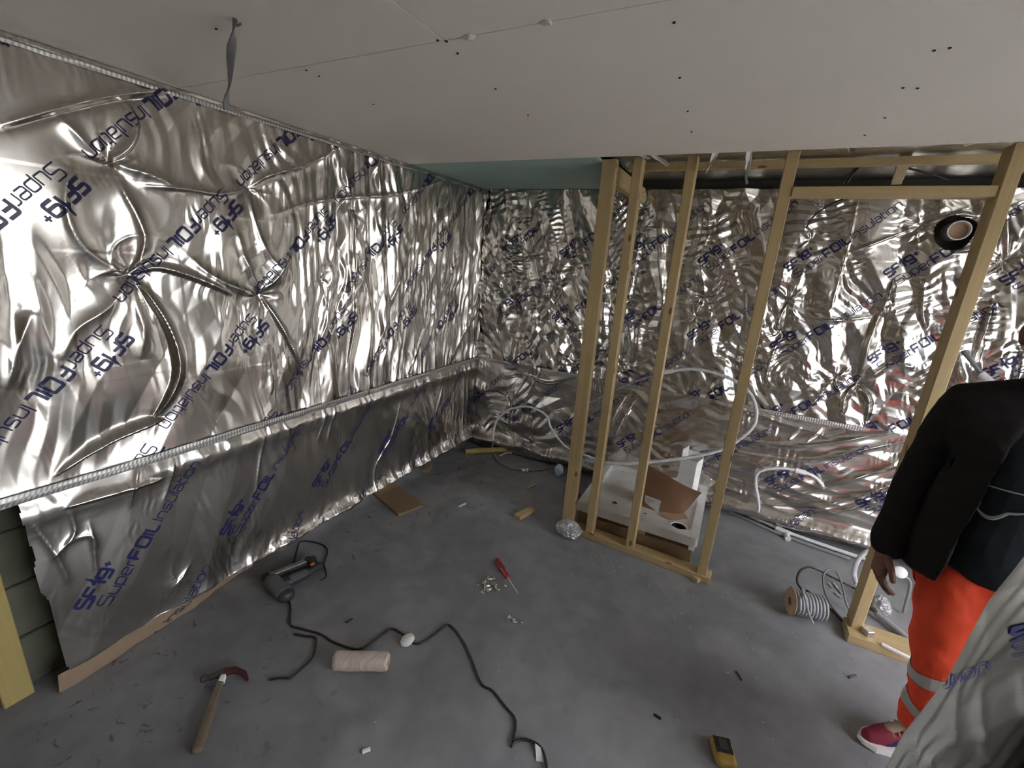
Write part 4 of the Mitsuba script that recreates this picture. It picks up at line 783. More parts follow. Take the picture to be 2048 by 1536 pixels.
a_, b_ = np.meshgrid(np.arange(7), np.arange(7), indexing='ij'); a_ = a_ * 8 + b_; qq = np.stack([a_, a_ + 8, a_ + 9, a_ + 1], -1).reshape(-1, 4)
lk = part(k, 'address_label', trimesh.Trimesh(Q, np.vstack([qq[:, [0, 1, 2]], qq[:, [0, 2, 3]]]), process=False), 'm_paper', True, 'white paper label')
for i in range(3):
    a0, a1, b0 = .15, .75 - .15 * i, .25 + .22 * i
    pt_ = lambda a, b: (1 - a) * ((1 - b) * lab[0] + b * lab[3]) + a * ((1 - b) * lab[1] + b * lab[2]) + np.array([0, -.0145, .002])
    part(lk, 'printed_line', tube([pt_(a0, b0), pt_((a0 + a1) / 2, b0), pt_(a1, b0)], .0012, 4, 2), 'm_print_grey')
k = thing('white_carton', 'tall open white carton standing at the back of the shower tray', 'carton')
wc0, wc1 = np.array((1.838, -0.057, 0.178)), np.array((2.002, -0.077, 0.178))
dx = (wc1 - wc0); dx[2] = 0; wl = np.linalg.norm(dx); dx /= wl; dy = np.array([-dx[1], dx[0], 0]); zt = .335
bx0 = np.array([1.90, -.28, .178])
for nm, b, m, tx in (('front_panel', bx(0, .115, 0, .003, 0, .30), 'm_paper', None), ('back_panel', bx(0, .115, .117, .12, 0, .33), 'm_paper', None), ('side_panel', bx(0, .003, 0.003, .117, 0, .36), 'm_paper', None), ('side_panel', bx(.112, .115, .003, .117, 0, .30), 'm_paper', None), ('bottom_panel', bx(0.003, .112, .003, .117, 0, .003), 'm_paper', None)):
    part(k, nm, frame(b, bx0, (.96, -.28, 0)), m)
for i in range(2): part(k, 'printed_mark', frame(mv(bx(.045 + .02 * i, .062 + .025 * i, -.0006, .0002, .055 - .018 * i, .060 - .018 * i, .0001), 0, 0, 0), bx0, (.96, -.28, 0)), 'm_print_grey')
# grey sheet leaning behind the carton, small chips on the tray
for i, (p, c) in enumerate((((1.554, -0.654, 0.175), 'm_dark_steel'), ((1.766, -0.670, 0.175), 'm_dark_steel'), ((1.488, -0.142, 0.175), 'm_wood_x'), ((1.683, 0.170, 0.175), 'm_black'))):
    m = trimesh.creation.icosphere(2, .011 if i == 0 else .006); m.apply_scale([1.6, 1, .5]); kk = add('debris_chip', mv(crumple(m, .005, 60, 70 + i), p[0], p[1], .182), c, 30)
    label(kk, ('dark chip in the middle of the shower tray', 'tiny dark chip on the tray near the cardboard carton', 'tan crumb at the back left of the shower tray', 'tiny black crumb beside the cardboard carton top')[i], 'chip')
kk = add('plastic_offcut', crumple(tube([(1.388, 0.145, 0.200), (1.428, 0.088, 0.200), (1.456, 0.026, 0.200), (1.431, -0.026, 0.200)], .010, 8, 4), .006, 30, 90), 'm_fluff', True); label(kk, 'pale crumpled plastic scrap on the back edge of the shower tray', 'scrap')

# ------------------------------------------------------------------ pipes
k = thing('white_pipe', 'long white plastic pipe arching from the back wall over the shower tray', 'pipe')
part(k, 'pipe', tube([(1.708, -0.120, 1.049), (1.848, -0.140, 1.092), (2.003, -0.160, 1.095), (2.153, -0.180, 1.060), (2.255, -0.200, 0.986), (2.302, -0.220, 0.879), (2.294, -0.240, 0.784), (2.225, -0.260, 0.683), (2.140, -0.280, 0.598), (1.963, -0.300, 0.504), (1.770, -0.320, 0.427), (1.561, -0.340, 0.355), (1.392, -0.360, 0.315)], .0115, 10), 'm_pipe', True)
part(k, 'coupling', tube([(1.662, -0.120, 1.030), (1.728, -0.120, 1.056)], .018, 12), 'm_white_plastic', 40, 'pipe coupling')
part(k, 'blue_end', tube([(1.392, -0.360, 0.315), (1.331, -0.360, 0.305), (1.223, -0.340, 0.284)], .0125, 10), 'm_pipe_blue', True, 'pale blue pipe end')
kk = add('grey_pipe', tube([(1.668, -0.120, 1.031), (1.539, -0.110, 0.963), (1.343, -0.100, 0.839), (1.089, -0.090, 0.641)], .009, 8), 'm_pipe_grey', True); label(kk, 'straight dark grey pipe running down behind the studs from the white arch', 'pipe')
k = thing('white_pipe', 'small white pipe hoop against the back wall left of the first stud', 'pipe')
part(k, 'pipe', tube([(0.283, -0.130, 0.142), (0.287, -0.130, 0.252), (0.321, -0.130, 0.357), (0.426, -0.130, 0.467), (0.574, -0.130, 0.532), (0.693, -0.130, 0.530), (0.791, -0.130, 0.489), (0.835, -0.140, 0.407), (0.921, -0.150, 0.322), (0.998, -0.160, 0.273), (1.127, -0.170, 0.253), (1.259, -0.180, 0.248)], .0095, 10), 'm_pipe', True)
part(k, 'tail', tube([(0.283, -0.130, 0.142), (0.250, -0.068, 0.020), (0.405, -0.237, 0.012), (0.592, -0.296, 0.012), (0.773, -0.202, 0.012), (0.871, -0.052, 0.012)], .009, 8), 'm_pipe_grey', True, 'grey tail on the floor')
k = thing('floor_pipe', 'white floor pipe run along the foot of the back wall with tee fittings', 'pipe')
part(k, 'pipe', tube([(2.215, 0.140, 0.030), (2.451, 0.019, 0.030), (2.648, -0.070, 0.030), (2.859, -0.110, 0.030), (3.054, -0.135, 0.030), (3.280, -0.153, 0.030)], .012, 10), 'm_pipe', True)
part(k, 'pipe', tube([(2.222, 0.058, 0.012), (2.622, -0.098, 0.012), (3.021, -0.164, 0.012)], .011, 10), 'm_pipe_grey', True, 'grey lower pipe')
part(k, 'hoop', tube([(2.470, -0.002, 0.035), (2.446, -0.140, 0.214), (2.396, -0.130, 0.374), (2.409, -0.130, 0.452), (2.507, -0.130, 0.507), (2.619, -0.130, 0.521), (2.720, -0.110, 0.499), (2.793, -0.060, 0.428)], .0105, 10), 'm_pipe', True, 'white pipe hoop')
part(k, 'coupling', tube([(2.605, -0.130, 0.521), (2.670, -0.120, 0.514)], .017, 12), 'm_white_plastic', 40)
for a, b in (((2.421, 0.031, 0.030), (2.501, -0.003, 0.030)), ((2.595, -0.061, 0.030), (2.680, -0.091, 0.030)), ((2.659, -0.074, 0.020), (2.666, -0.152, 0.020))):
    part(k, 'tee_fitting', tube([a, b], .019, 12), 'm_white_plastic', 40)
k = thing('stop_end_pipe', 'short pipe with a white sleeve poking from the back wall above the person shoulder', 'pipe')
part(k, 'pipe', tube([(3.246, -0.060, 1.427), (3.285, -0.100, 1.377), (3.329, -0.140, 1.317)], .011, 10), 'm_pipe_grey', True); part(k, 'sleeve', tube([(3.325, -0.135, 1.321), (3.369, -0.170, 1.280)], .022, 12), 'm_white_plastic', 40, 'white sleeve')

# ------------------------------------------------------------------ cables overhead
k = thing('ceiling_cable', 'flat grey twisted cable hanging from a hole in the plasterboard at upper left', 'cable')
cp = spline([(.803, -2.604, 2.298), (.770, -2.595, 2.262), (.70, -2.560, 2.235), (.63, -2.525, 2.195), (.585, -2.51, 2.165), (.575, -2.505, 2.135)], 10)
def ribbon(P, wid, th, tw):
    P = np.array(P); t = np.gradient(P, axis=0); t /= np.linalg.norm(t, axis=1, keepdims=True); a = np.cross(t, [0.3, -.9, .2]); a /= np.linalg.norm(a, axis=1, keepdims=True); b = np.cross(t, a); V = []
    for i in range(len(P)):
        g = tw * i / (len(P) - 1); A_, B_ = a[i] * math.cos(g) + b[i] * math.sin(g), b[i] * math.cos(g) - a[i] * math.sin(g)
        V += [P[i] + A_ * wid * math.cos(q) + B_ * th * math.sin(q) for q in np.arange(8) * PI / 4]
    n = len(P); i, j = np.meshgrid(np.arange(n - 1), np.arange(8), indexing='ij'); q = np.stack([i * 8 + j, i * 8 + (j + 1) % 8, (i + 1) * 8 + (j + 1) % 8, (i + 1) * 8 + j], -1).reshape(-1, 4)
    return trimesh.Trimesh(np.array(V), np.vstack([q[:, [0, 1, 2]], q[:, [0, 2, 3]]]), process=False)
part(k, 'cable', ribbon(cp, .011, .003, 5.5), 'm_grey_cable', True)
part(k, 'bent_end', tube([(.803, -2.604, 2.298), (.800, -2.60, 2.285), (.825, -2.605, 2.283)], .003, 6, 4), 'm_grey_cable', True)
for txt, P, r in (('black cable arching below the ceiling battens above the door opening', [(2.454, -0.250, 2.286), (2.470, -0.280, 2.324), (2.502, -0.300, 2.352), (2.552, -0.300, 2.365), (2.666, -0.300, 2.355), (2.783, -0.300, 2.326), (2.892, -0.280, 2.291)], .005),
                  ('thin black cable rising to the batten left of the arching cable', [(2.474, -0.250, 2.286), (2.490, -0.280, 2.333), (2.519, -0.400, 2.367), (2.525, -0.550, 2.381)], .005),
                  ('black cable dropping below the door header onto the back wall foil', [(2.347, -0.050, 2.063), (2.377, -0.060, 2.138), (2.442, -0.080, 2.199), (2.488, -0.100, 2.224), (2.509, -0.150, 2.265)], .0045)):
    kk = add('black_cable', tube(P, r, 8), 'm_black_cable', True); label(kk, txt, 'cable')
kk = add('black_cable', tube([(0.020, -0.060, 0.604), (0.033, -0.070, 0.462), (0.069, -0.080, 0.324), (0.051, -0.090, 0.471), (0.144, -0.100, 0.565), (0.257, -0.100, 0.602), (0.350, -0.080, 0.579)], .005, 8), 'm_black_cable', True); label(kk, 'thin black cable loop in the room corner', 'cable')

# ------------------------------------------------------------------ tools and litter on the floor
def pile(key, txt, c, center, n, rad, size, m, seed, kind=None):
    r_ = np.random.RandomState(seed); ms = []
    for i in range(n):
        q = trimesh.creation.icosphere(1, size * r_.uniform(.6, 1.3)); q.apply_scale([r_.uniform(.7, 1.8), 1, r_.uniform(.3, .8)]); q = crumple(q, size * .4, 40, i + seed); q = rot(rot(q, 2, r_.uniform(0, 360)), 0, r_.uniform(-30, 30))
        q = mv(q, center[0] + rad[0] * r_.randn() * .5, center[1] + rad[1] * r_.randn() * .5, 0); ms.append(mv(q, 0, 0, -q.bounds[0][2] + .0005))
    kk = add(key, cat(ms), m); label(kk, txt, c, kind='stuff'); return kk
# electric stapler
k = thing('electric_stapler', 'grey electric staple gun on the floor with its long black cord winding away', 'staple gun')
so_ = np.array((0.269, -2.238, -0.000)); sdx = np.array((0.313, -2.033, 0.000)) - np.array((0.247, -2.231, -0.000)); sdx[2] = 0; sL = np.linalg.norm(sdx); sdx /= sL
o0 = np.array([.245, -2.285, 0.0]); ex = np.array([.20, .98, 0.0]); ex = np.array((0.217, -2.025, 0.020)) - np.array((0.146, -2.234, 0.020)); ex[2] = 0; ex /= np.linalg.norm(ex)
f0 = np.array((0.173, -2.247, 0.000))
FM = lambda m: frame(m, f0, ex)
hb = hull_chain([[((.0, .015, .035), (.042, .05, .034)), ((.02, -.10, .034), (.046, .05, .034))]], 22)
part(k, 'motor_housing', FM(soft(hb, .008, 5)), 'm_grey_tool', True, 'grey rounded motor housing')
part(k, 'end_cap', FM(soft(hull_chain([[((.022, -.135, .032), (.040, .022, .030)), ((.022, -.118, .033), (.043, .03, .032))]], 20), .008, 4)), 'm_dark_tool', True)
part(k, 'magazine', FM(rot(bx(.0, .205, .062, .094, .012, .040, .004), 2, 0)), 'm_chrome', False, 'chrome staple magazine')
part(k, 'magazine_cap', FM(soft(hull_chain([[((.205, .078, .03), .022), ((.232, .076, .028), .018)], [((.215, .072, .03), .022), ((.222, .01, .028), .018)]], 16), .006, 4)), 'm_dark_tool', True)
part(k, 'handle', FM(soft(hull_chain([[((.04, -.045, .035), (.02, .02, .026)), ((.15, -.035, .034), (.022, .018, .024))], [((.15, -.035, .034), (.022, .018, .024)), ((.235, -.005, .030), (.02, .018, .02))], [((.225, .0, .03), .02), ((.224, .05, .03), .016)]], 18), .007, 5)), 'm_dark_tool', True, 'dark grip handle')
part(k, 'switch', FM(bx(.19, .215, -.002, .016, .044, .056, .004)), 'm_orange_plastic', False, 'orange switch')
part(k, 'grip_inlay', FM(bx(.07, .16, -.052, -.022, .056, .062, .003)), 'm_grey_tool')
part(k, 'nose_plate', FM(bx(-.030, .004, .058, .096, .010, .046, .004)), 'm_dark_tool')
part(k, 'power_lead', tube([(0.347, -2.100, 0.030), (0.350, -2.064, 0.025), (0.286, -2.013, 0.008), (0.239, -1.983, 0.008), (0.163, -1.894, 0.008), (0.094, -1.870, 0.008), (0.004, -1.887, 0.008), (-0.038, -1.914, 0.008), (-0.024, -1.946, 0.008), (0.057, -2.032, 0.008), (0.138, -2.116, 0.008)], .0042, 8), 'm_black_cable', True)
part(k, 'power_cord', tube([(0.306, -2.262, 0.020), (0.360, -2.289, 0.006), (0.448, -2.358, 0.006), (0.510, -2.351, 0.006), (0.614, -2.325, 0.006), (0.696, -2.325, 0.006), (0.790, -2.309, 0.006), (0.834, -2.286, 0.006), (0.852, -2.233, 0.006), (0.864, -2.163, 0.006), (0.879, -2.129, 0.006), (0.939, -2.127, 0.006), (1.003, -2.142, 0.006), (1.044, -2.127, 0.006), (1.067, -2.063, 0.006), (1.083, -1.984, 0.006), (1.112, -1.970, 0.006), (1.205, -2.013, 0.006), (1.297, -2.078, 0.006), (1.393, -2.154, 0.006), (1.452, -2.158, 0.006), (1.529, -2.190, 0.006), (1.582, -2.211, 0.006), (1.604, -2.243, 0.006), (1.619, -2.293, 0.006)], .0048, 8), 'm_black_cable', True)
part(k, 'power_cord', tube([(1.622, -2.315, 0.006), (1.627, -2.292, 0.008), (1.654, -2.269, 0.010), (1.696, -2.261, 0.012), (1.726, -2.268, 0.012), (1.753, -2.294, 0.010), (1.774, -2.328, 0.008), (1.795, -2.376, 0.006)], .0055, 8), 'm_black_cable', True)
part(k, 'paper_tag', crumple(ruled([(1.697, -2.265, 0.016), (1.732, -2.270, 0.016)], [(1.723, -2.310, 0.003), (1.751, -2.301, 0.003)], .0015, 6), .003, 20, 95), 'm_paper', 30, 'white paper tag')
kk = add('foam_puff', crumple((lambda m: (m.apply_scale([1, 1.3, .7]), m)[1])(trimesh.creation.icosphere(3, .028)), .010, 22, 96), 'm_fluff', True)
scene[kk] = mikit.ply(mv(crumple((lambda m: (m.apply_scale([1, 1.3, .6]), m)[1])(trimesh.creation.icosphere(3, .027)), .008, 22, 96), *(0.990, -2.150, 0.018)), 'm_fluff', smooth=True); label(kk, 'white foam puff on the floor touching the long black cord', 'foam puff')
kk = add('cable_offcut', tube([(0.513, -2.386, 0.006), (0.561, -2.370, 0.006), (0.605, -2.351, 0.006), (0.630, -2.361, 0.006), (0.687, -2.429, 0.006), (0.695, -2.496, 0.006), (0.693, -2.538, 0.006), (0.657, -2.562, 0.006), (0.625, -2.589, 0.006)], .0048, 8), 'm_black_cable', True); label(kk, 'short bent black cable offcut on the floor left of the paint roller sleeve', 'cable')
# roller sleeve
a, b = np.array((0.805, -2.411, 0.037)), np.array((1.007, -2.296, 0.037)); d = b - a; d[2] = 0; ln = np.linalg.norm(d)
k = thing('roller_sleeve', 'fluffy striped beige paint roller sleeve lying on the floor', 'roller sleeve')
pr = [(.019, 0), (.030, 0), (.037, .008), (.038, .02), (.038, ln - .02), (.037, ln - .008), (.030, ln), (.019, ln), (.019, 0)]
fm = lathe(pr, 40).subdivide().subdivide(); nn = fm.vertex_normals; fm.vertices = fm.vertices + nn * (.0035 * (meshkit.noise(fm.vertices * [90, 90, 160], 4) - .5))[:, None]
ez = d / ln; ex_ = np.cross([0, 0, 1.0], ez); M_ = np.eye(4); M_[:3, 2] = ez; M_[:3, 0] = ex_; M_[:3, 1] = np.cross(ez, ex_); M_[:3, 3] = (a[0], a[1], .040); fm.apply_transform(M_)
part(k, 'nap', fm, 'm_fleece', True); cr = lathe([(.016, .002), (.019, .002), (.019, ln - .002), (.016, ln - .002), (.016, .002)], 24); cr.apply_transform(M_); part(k, 'core', cr, 'm_card_light', 40, 'cardboard core')
# hammer
k = thing('claw_hammer', 'wooden handled claw hammer lying on the floor at lower left', 'hammer')
h0, h1 = np.array((0.669, -2.892, 0.020)), np.array((0.460, -2.674, 0.030)); ex = (h1 - h0); ex[2] = 0; hl = np.linalg.norm(ex); ex /= hl
HM = lambda m: frame(m, (h0[0], h0[1], 0), ex)
hd_ = hull_chain([[((0, 0, .020), (.012, .019, .016)), ((.10, 0, .020), (.02, .019, .016))], [((.10, 0, .020), (.02, .019, .016)), ((.20, 0, .022), (.02, .013, .012))], [((.20, 0, .022), (.02, .013, .012)), ((hl, 0, .024), (.012, .013, .012))]], 20)
part(k, 'handle', HM(soft(hd_, .010, 4)), 'm_handle_wood', True, 'worn wooden handle')
part(k, 'collar', HM(bx(hl - .045, hl - .012, -.0135, .006, .012, .0375, .004)), 'm_paper', False, 'pale sticker on the neck')
part(k, 'poll', HM(soft(hull_chain([[((hl + .004, .0, .026), (.018, .02, .016)), ((hl - .004, .055, .026), (.016, .012, .015))], [((hl - .004, .055, .026), .013), ((hl - .006, .072, .026), (.018, .010, .017))]], 18), .006, 3)), 'm_dark_steel', True, 'dark steel striking head')
cl = hull_chain([[((hl + .004, .0, .026), (.018, .02, .016)), ((hl + .006, -.035, .028), (.015, .015, .012))], [((hl + .006, -.035, .028), (.015, .015, .012)), ((hl - .012, -.075, .022), (.012, .012, .006))], [((hl - .012, -.075, .022), (.012, .012, .006)), ((hl - .040, -.095, .012), (.010, .006, .004))]], 18)
part(k, 'claw', HM(soft(cl, .006, 3)), 'm_rust_red', True, 'reddish painted claw')
# screwdriver
k = thing('screwdriver', 'red and black handled screwdriver lying on the floor', 'screwdriver')
s0, s1 = np.array((1.056, -1.428, 0.012)), np.array((1.296, -1.608, 0.006)); ez = s1 - s0; ez[2] = 0; sl = np.linalg.norm(ez); ez /= sl; ex_ = np.cross([0, 0, 1.0], ez); M_ = np.eye(4); M_[:3, 2] = ez; M_[:3, 0] = ex_; M_[:3, 1] = np.cross(ez, ex_); M_[:3, 3] = (s0[0], s0[1], .0165)
hL = sl * .56
hm_ = lathe([(0, 0), (.012, .001), (.015, .012), (.0155, hL * .45), (.012, hL * .72), (.011, hL * .8), (.0155, hL * .9), (.012, hL * .98), (.005, hL), (0, hL)], 18); hm_.apply_transform(M_); part(k, 'handle', hm_, 'm_red_plastic', 40)
gr = cat([mv(rot(bx(.0125, .0168, -.004, .004, .012, hL * .55, .001), 2, q), 0, 0, 0) for q in (40, 130, 220, 310)]); 
for q in (40, 130, 220, 310):
    g1 = rot(bx(.0125, .0168, -.004, .004, .012, hL * .55, .001), 2, q); g1.apply_transform(M_); part(k, 'grip_strip', g1, 'm_black')
ec = lathe([(0, -.002), (.011, -.001), (.0125, .010), (0, .010)], 18); ec.apply_transform(M_); part(k, 'end_cap', ec, 'm_black', 40)
sh_ = lathe([(0, hL - .002), (.0035, hL - .002), (.0035, sl - .02), (.0045, sl - .012), (.0012, sl), (0, sl)], 12); sh_.apply_transform(M_); part(k, 'shaft', sh_, 'm_steel', 40, 'steel shaft')
# foil scraps
for i, (p, n_, rd, sz, tx) in enumerate((((1.124, -1.626, 0.000), 26, (.05, .055), .011, 'small heap of shiny foil scraps beside the screwdriver'), ((1.354, -1.774, 0.000), 9, (.03, .03), .008, 'little sprinkle of foil crumbs below the screwdriver'))):
    pile('foil_scraps', tx, 'foil scraps', p, n_, rd, sz, 'm_foil_dull', 300 + i)
# timber and ply offcuts
def offcut(key, txt, c, p, q, wid, th, m, lift=0.0):
    p, q = np.array(p), np.array(q); d = q - p; d[2] = 0; l_ = np.linalg.norm(d)
    kk = add(key, frame(bx(0, l_, -wid / 2, wid / 2, 0, th, .002), (p[0], p[1], lift), d), m); label(kk, txt, c)
offcut('plywood_offcut', 'brown rectangular plywood offcut on the floor against the left foil skirt', 'plywood', (-0.095, -1.157, 0.000), (0.292, -1.289, 0.000), .20, .020, 'm_ply_board')
offcut('timber_offcut', 'pale timber offcut on open floor between the plywood and the first stud', 'wood offcut', (0.958, -0.952, 0.000), (1.004, -0.799, 0.000), .055, .028, 'm_wood_x')
offcut('timber_offcut', 'pale timber stub under the right end of the partition sole plate', 'wood offcut', (2.091, -0.902, 0.000), (2.158, -0.951, 0.000), .030, .026, 'm_wood_x')
offcut('timber_offcut', 'small tan wood scrap on the floor near the lower left foil beyond the plywood', 'wood offcut', (0.011, -0.775, 0.000), (-0.029, -0.670, 0.000), .055, .02, 'm_wood_old')
offcut('timber_offcut', 'thin tan splinter behind the pale offcut left of the first stud', 'wood offcut', (0.831, -0.532, 0.000), (0.865, -0.421, 0.000), .018, .010, 'm_wood_x')
offcut('timber_offcut', 'thin whitish splinter on the floor to the right of the plywood', 'wood offcut', (0.534, -1.049, 0.000), (0.550, -0.981, 0.000), .018, .006, 'm_paper')
offcut('plastic_piece', 'small white plastic peg on the floor at the bottom centre', 'peg', (1.161, -2.602, 0.000), (1.180, -2.579, 0.000), .012, .010, 'm_paper')
offcut('metal_strip', 'short black rod on the floor at lower right of centre', 'rod', (2.071, -1.907, 0.000), (2.101, -1.911, 0.000), .010, .008, 'm_black')
offcut('metal_strip', 'short dark screw lying on the floor below the cord bend', 'screw', (0.663, -2.215, 0.000), (0.669, -2.179, 0.000), .008, .007, 'm_black')
offcut('metal_strip', 'thin dark nail on the floor between the tape measure and the person', 'nail', (2.370, -1.498, 0.000), (2.395, -1.538, 0.000), .007, .006, 'm_dark_steel')
offcut('metal_strip', 'small dark screw on the floor in front of the sole plate by the person', 'screw', (2.837, -1.258, 0.000), (2.871, -1.226, -0.000), .010, .008, 'm_dark_steel')
kk = add('yellow_tube', tube([(0.086, -0.290, 0.028), (0.199, -0.167, 0.028), (0.383, -0.006, 0.028)], .026, 14, 3), 'm_wood_yellow', 40); label(kk, 'yellowish tube lying on the floor in the far corner', 'tube')
kk = add('white_tie', tube([(0.374, -0.145, 0.012), (0.396, -0.071, 0.020), (0.435, -0.022, 0.012)], .006, 6), 'm_paper', True); label(kk, 'thin white plastic strip beside the yellow tube', 'plastic strip')
for i, p in enumerate(((0.673, -0.273, 0.012), (0.701, -0.253, 0.012))):
    m = lathe([(0, 0), (.014, .002), (.016, .012), (.012, .022), (0, .024)], 16); kk = add('pipe_clip', mv(m, p[0], p[1], 0.0), 'm_white_plastic', 40); label(kk, ('left one of two white pipe clips on the floor in front of the far corner', 'right one of two white pipe clips on the floor in front of the far corner')[i], 'pipe clip')
kk = add('plastic_wrap', mv(crumple((lambda m: (m.apply_scale([.8, .8, 1.2]), m)[1])(trimesh.creation.icosphere(3, .045)), .02, 16, 97), *(0.962, -0.172, 0.055)), 'm_pipe_blue', True); label(kk, 'pale blue plastic wrap lump on the floor just left of the first stud foot', 'plastic wrap')
# crumpled clear bag by the sole plate, another by the last stud
def bag(key, txt, p, sx, sy, sz, seed):
    m = trimesh.creation.icosphere(4, 1.0); v = np.array(m.vertices); r_ = 1 + .45 * (meshkit.fbm(v * 1.6 + seed, 3, seed) - .5) - .22 * np.abs(meshkit.fbm(v * 3 + 2 * seed, 3, seed + 3) - .5) * 2
    v = v * r_[:, None] * [sx, sy, sz]; v[:, 2] = np.maximum(v[:, 2], -sz * .55); m.vertices = v; m = crumple(m, .010, 30, seed)
    m = mv(m, p[0], p[1], 0); m = mv(m, 0, 0, -m.bounds[0][2] + .001); kk = add(key, m, 'm_poly_thin'); label(kk, txt, 'plastic bag')
bag('plastic_bag', 'crumpled clear plastic bag on the floor in front of the first studs', (1.329, -0.920, 0.000), .085, .07, .06, 401)
bag('plastic_bag', 'small crumpled clear bag beside the foot of the last stud', np.array((3.077, -0.637, 0.000)), .045, .05, .055, 402)
m = trimesh.creation.icosphere(2, .03); m.apply_scale([1.3, .7, .8]); kk = add('red_clip', mv(crumple(m, .012, 25, 88), *(1.206, -0.417, 0.022)), 'm_red_plastic', 30); label(kk, 'small red plastic piece on the floor between the first two studs', 'plastic piece')
# grey cable reel
k = thing('cable_reel', 'small reel wound with grey cable lying on the floor by the door opening', 'cable reel')
ra, rb = np.array((2.609, -0.934, 0.060)), np.array((2.784, -0.893, 0.060)); d = rb - ra; d[2] = 0; ln = np.linalg.norm(d); ez = d / ln; ex_ = np.cross([0, 0, 1.0], ez); M_ = np.eye(4); M_[:3, 2] = ez; M_[:3, 0] = ex_; M_[:3, 1] = np.cross(ez, ex_); M_[:3, 3] = (ra[0], ra[1], .074)
fl1 = lathe([(.022, 0), (.068, 0), (.074, .006), (.068, .012), (.022, .012), (.022, 0)], 32); fl1.apply_transform(M_); part(k, 'flange', fl1, 'm_card_light', 40, 'brown card flange')
co = lathe([(.018, .012), (.030, .012), (.030, ln), (.018, ln), (.018, .012)], 24); co.apply_transform(M_); part(k, 'core', co, 'm_card', 40)
nt = 9; q = np.linspace(0, 1, nt * 20 + 1); hx = np.stack([.058 * np.cos(q * nt * 2 * PI), .058 * np.sin(q * nt * 2 * PI), .024 + q * (ln - .035)], -1); hx = trimesh.transform_points(hx, M_)
part(k, 'winding', tube(hx, .0072, 7, 1), 'm_grey_cable2', True)
part(k, 'winding', tube(trimesh.transform_points(np.stack([.046 * np.cos(q * nt * 2 * PI + 1), .046 * np.sin(q * nt * 2 * PI + 1), .022 + q * (ln - .035)], -1), M_), .0072, 7, 1), 'm_grey_cable2', True)
part(k, 'loose_end', tube([(2.659, -0.886, 0.140), (2.663, -1.006, 0.145), (2.674, -1.064, 0.125), (2.724, -0.976, 0.020)], .006, 8), 'm_grey_cable2', True)
for txt, P, m in (('black cable loop rising behind the grey cable reel', [(2.659, -0.882, 0.130), (2.638, -0.827, 0.140), (2.659, -0.732, 0.150), (2.710, -0.659, 0.150), (2.777, -0.613, 0.120), (2.862, -0.539, 0.060), (2.963, -0.505, 0.020), (3.010, -0.538, 0.020)], 'm_black_cable'),
                  ('dark cable loop between the reel and the last stud', [(2.884, -0.862, 0.010), (2.837, -0.780, 0.020), (2.801, -0.722, 0.060), (2.793, -0.640, 0.100), (2.818, -0.577, 0.120), (2.862, -0.564, 0.120), (2.892, -0.622, 0.080), (2.904, -0.721, 0.040), (2.929, -0.753, 0.010)], 'm_grey_cable'),
                  ('dark cable lying flat from the reel to the foot of the last stud', [(2.720, -0.695, 0.020), (2.787, -0.729, 0.008), (2.838, -0.794, 0.008), (2.886, -0.878, 0.008)], 'm_black_cable')):
    kk = add('loose_cable', tube(P, .0055, 8), m, True); label(kk, txt, 'cable')
for i, (a, b) in enumerate((((2.856, -0.522, 0.006), (2.869, -0.554, 0.006)), ((2.884, -0.499, 0.006), (2.896, -0.556, 0.006)), ((2.893, -0.529, 0.006), (2.913, -0.594, 0.006)), ((2.873, -0.600, 0.006), (2.901, -0.638, 0.006)))):
    kk = add('wire_offcut', tube([a, b], .004, 6), 'm_steel', 40); label(kk, ('leftmost of the four bright wire offcuts beside the dark cable loop', 'second from left of the four bright wire offcuts beside the dark cable loop', 'rightmost of the four bright wire offcuts beside the dark cable loop', 'nearest to the camera of the four bright wire offcuts by the cable loop')[i], 'wire', 'stripped wire offcuts')
# things around the last stud
kk = add('pipe_hoop', tube([(2.959, -0.617, 0.100), (2.951, -0.550, 0.124), (2.944, -0.550, 0.197), (2.954, -0.550, 0.255), (2.983, -0.550, 0.307), (3.032, -0.520, 0.321)], .013, 10), 'm_pipe', True); label(kk, 'white pipe bend rising left of the person hand', 'pipe')
kk = add('waste_pipe', tube([(3.044, -0.712, 0.030), (3.103, -0.773, 0.025), (3.164, -0.842, 0.020), (3.257, -0.916, 0.020)], .016, 10), 'm_grey_cable2', True); label(kk, 'pale grey pipe lying on the floor behind the right sole plate', 'pipe')
offcut('steel_bracket', 'dark grey steel bracket standing on the sole plate at the last stud', 'bracket', (2.941, -0.939, 0.050), (2.962, -0.974, 0.050), .035, .03, 'm_steel', .0505)
offcut('white_trim_strip', 'white plastic strip lying along the right sole plate', 'plastic strip', (3.000, -1.003, 0.050), (3.125, -1.042, 0.050), .016, .012, 'm_white_plastic', .0505)
k = thing('wall_box', 'white round electrical box on a bracket behind the person hand', 'electrical box'); p = (3.107, -0.620, 0.261)
part(k, 'body', frame(lathe([(0, 0), (.026, 0), (.030, .01), (.030, .03), (.024, .034), (0, .036)], 24), p, (1, 0, 0), (0, .5, .85)), 'm_white_plastic', 40)
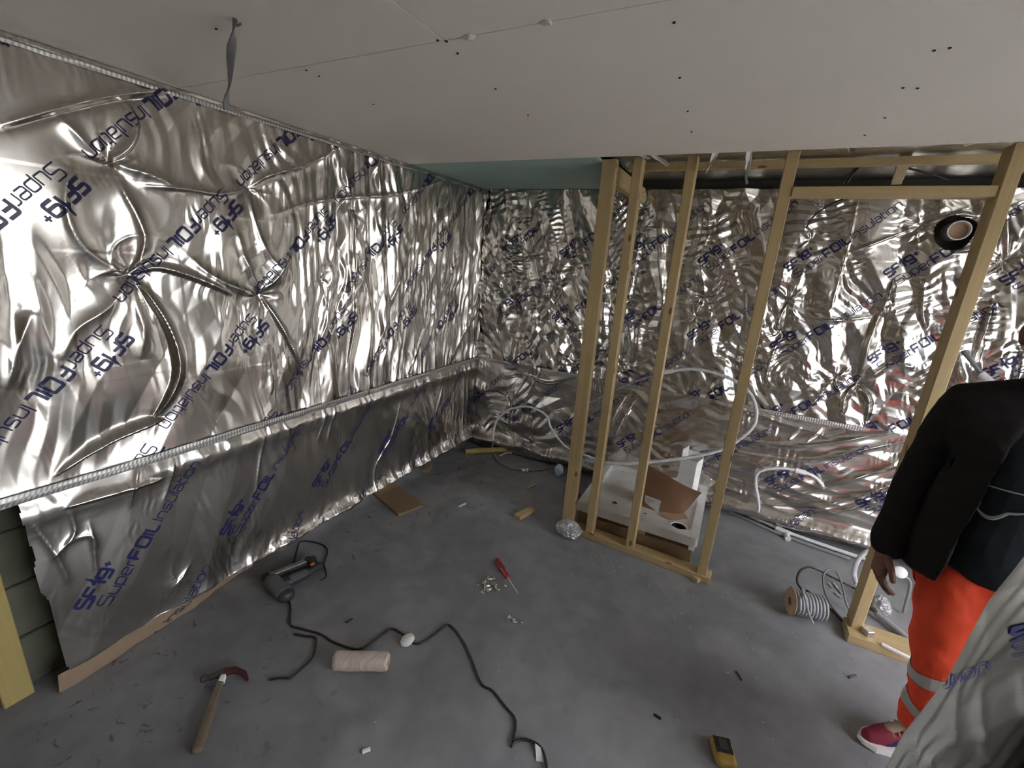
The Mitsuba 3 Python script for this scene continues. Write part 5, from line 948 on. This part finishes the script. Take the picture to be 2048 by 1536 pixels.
part(k, 'stem', tube([np.array(p) + [.02, 0, -.01], np.array(p) + [.07, .02, -.06], np.array(p) + [.09, .03, -p[2] + .01]], .008, 8), 'm_pipe_grey', True)
# tape measure
k = thing('tape_measure', 'yellow and black tape measure on the floor at the bottom edge', 'tape measure')
t0 = np.array((2.330, -1.936, 0.000)); ex = np.array((2.340, -1.995, 0.000)) - np.array((2.311, -1.902, 0.000)); ex[2] = 0
tm = soft(hull_chain([[((-.035, -.02, .022), .020), ((-.035, .02, .022), .020), ((.035, -.02, .022), .020), ((.035, .02, .022), .020)]], 18), .008, 3); part(k, 'case', frame(tm, t0, ex), 'm_yellow', True)
part(k, 'grip', frame(bx(-.040, .020, -.030, .030, .038, .0445, .003), t0, ex), 'm_black', False, 'black rubber top')
part(k, 'label_plate', frame(bx(-.03, .010, -.016, .016, .044, .0465, .001), t0, ex), 'm_dark_tool')
# crumbs of plaster and sawdust round the partition
r_ = np.random.RandomState(77)
def crumbs(txt, pts, size, m, seed):
    rr = np.random.RandomState(seed); ms = []
    for p in pts:
        q = trimesh.creation.icosphere(0, size * rr.uniform(.5, 1.4)); q.apply_scale([rr.uniform(.8, 1.6), 1, .6]); ms.append(mv(rot(q, 2, rr.uniform(0, 360)), p[0], p[1], size * .3))
    kk = add('debris_crumbs', cat(ms), m); label(kk, txt, 'debris', kind='stuff')
c1 = [(1.36 + .85 * a - .0, -.99 - .03 * a - abs(.16 * b), 0) for a, b in zip(r_.rand(150), r_.randn(150))]
crumbs('pale plaster crumbs and sawdust scattered in front of the partition sole plate', c1, .0032, 'm_crumb', 1)
c2 = [(2.25 + .65 * a, -1.25 + .28 * b, 0) for a, b in zip(r_.rand(130), r_.randn(130))]
crumbs('pale crumbs scattered on the floor in the door opening', c2, .0030, 'm_crumb', 2)
c3 = [(.5 + 2.0 * a, -2.6 + 1.9 * b, 0) for a, b in zip(r_.rand(90), r_.rand(90))]
crumbs('sparse tiny crumbs over the middle of the floor', c3, .0028, 'm_crumb', 3)
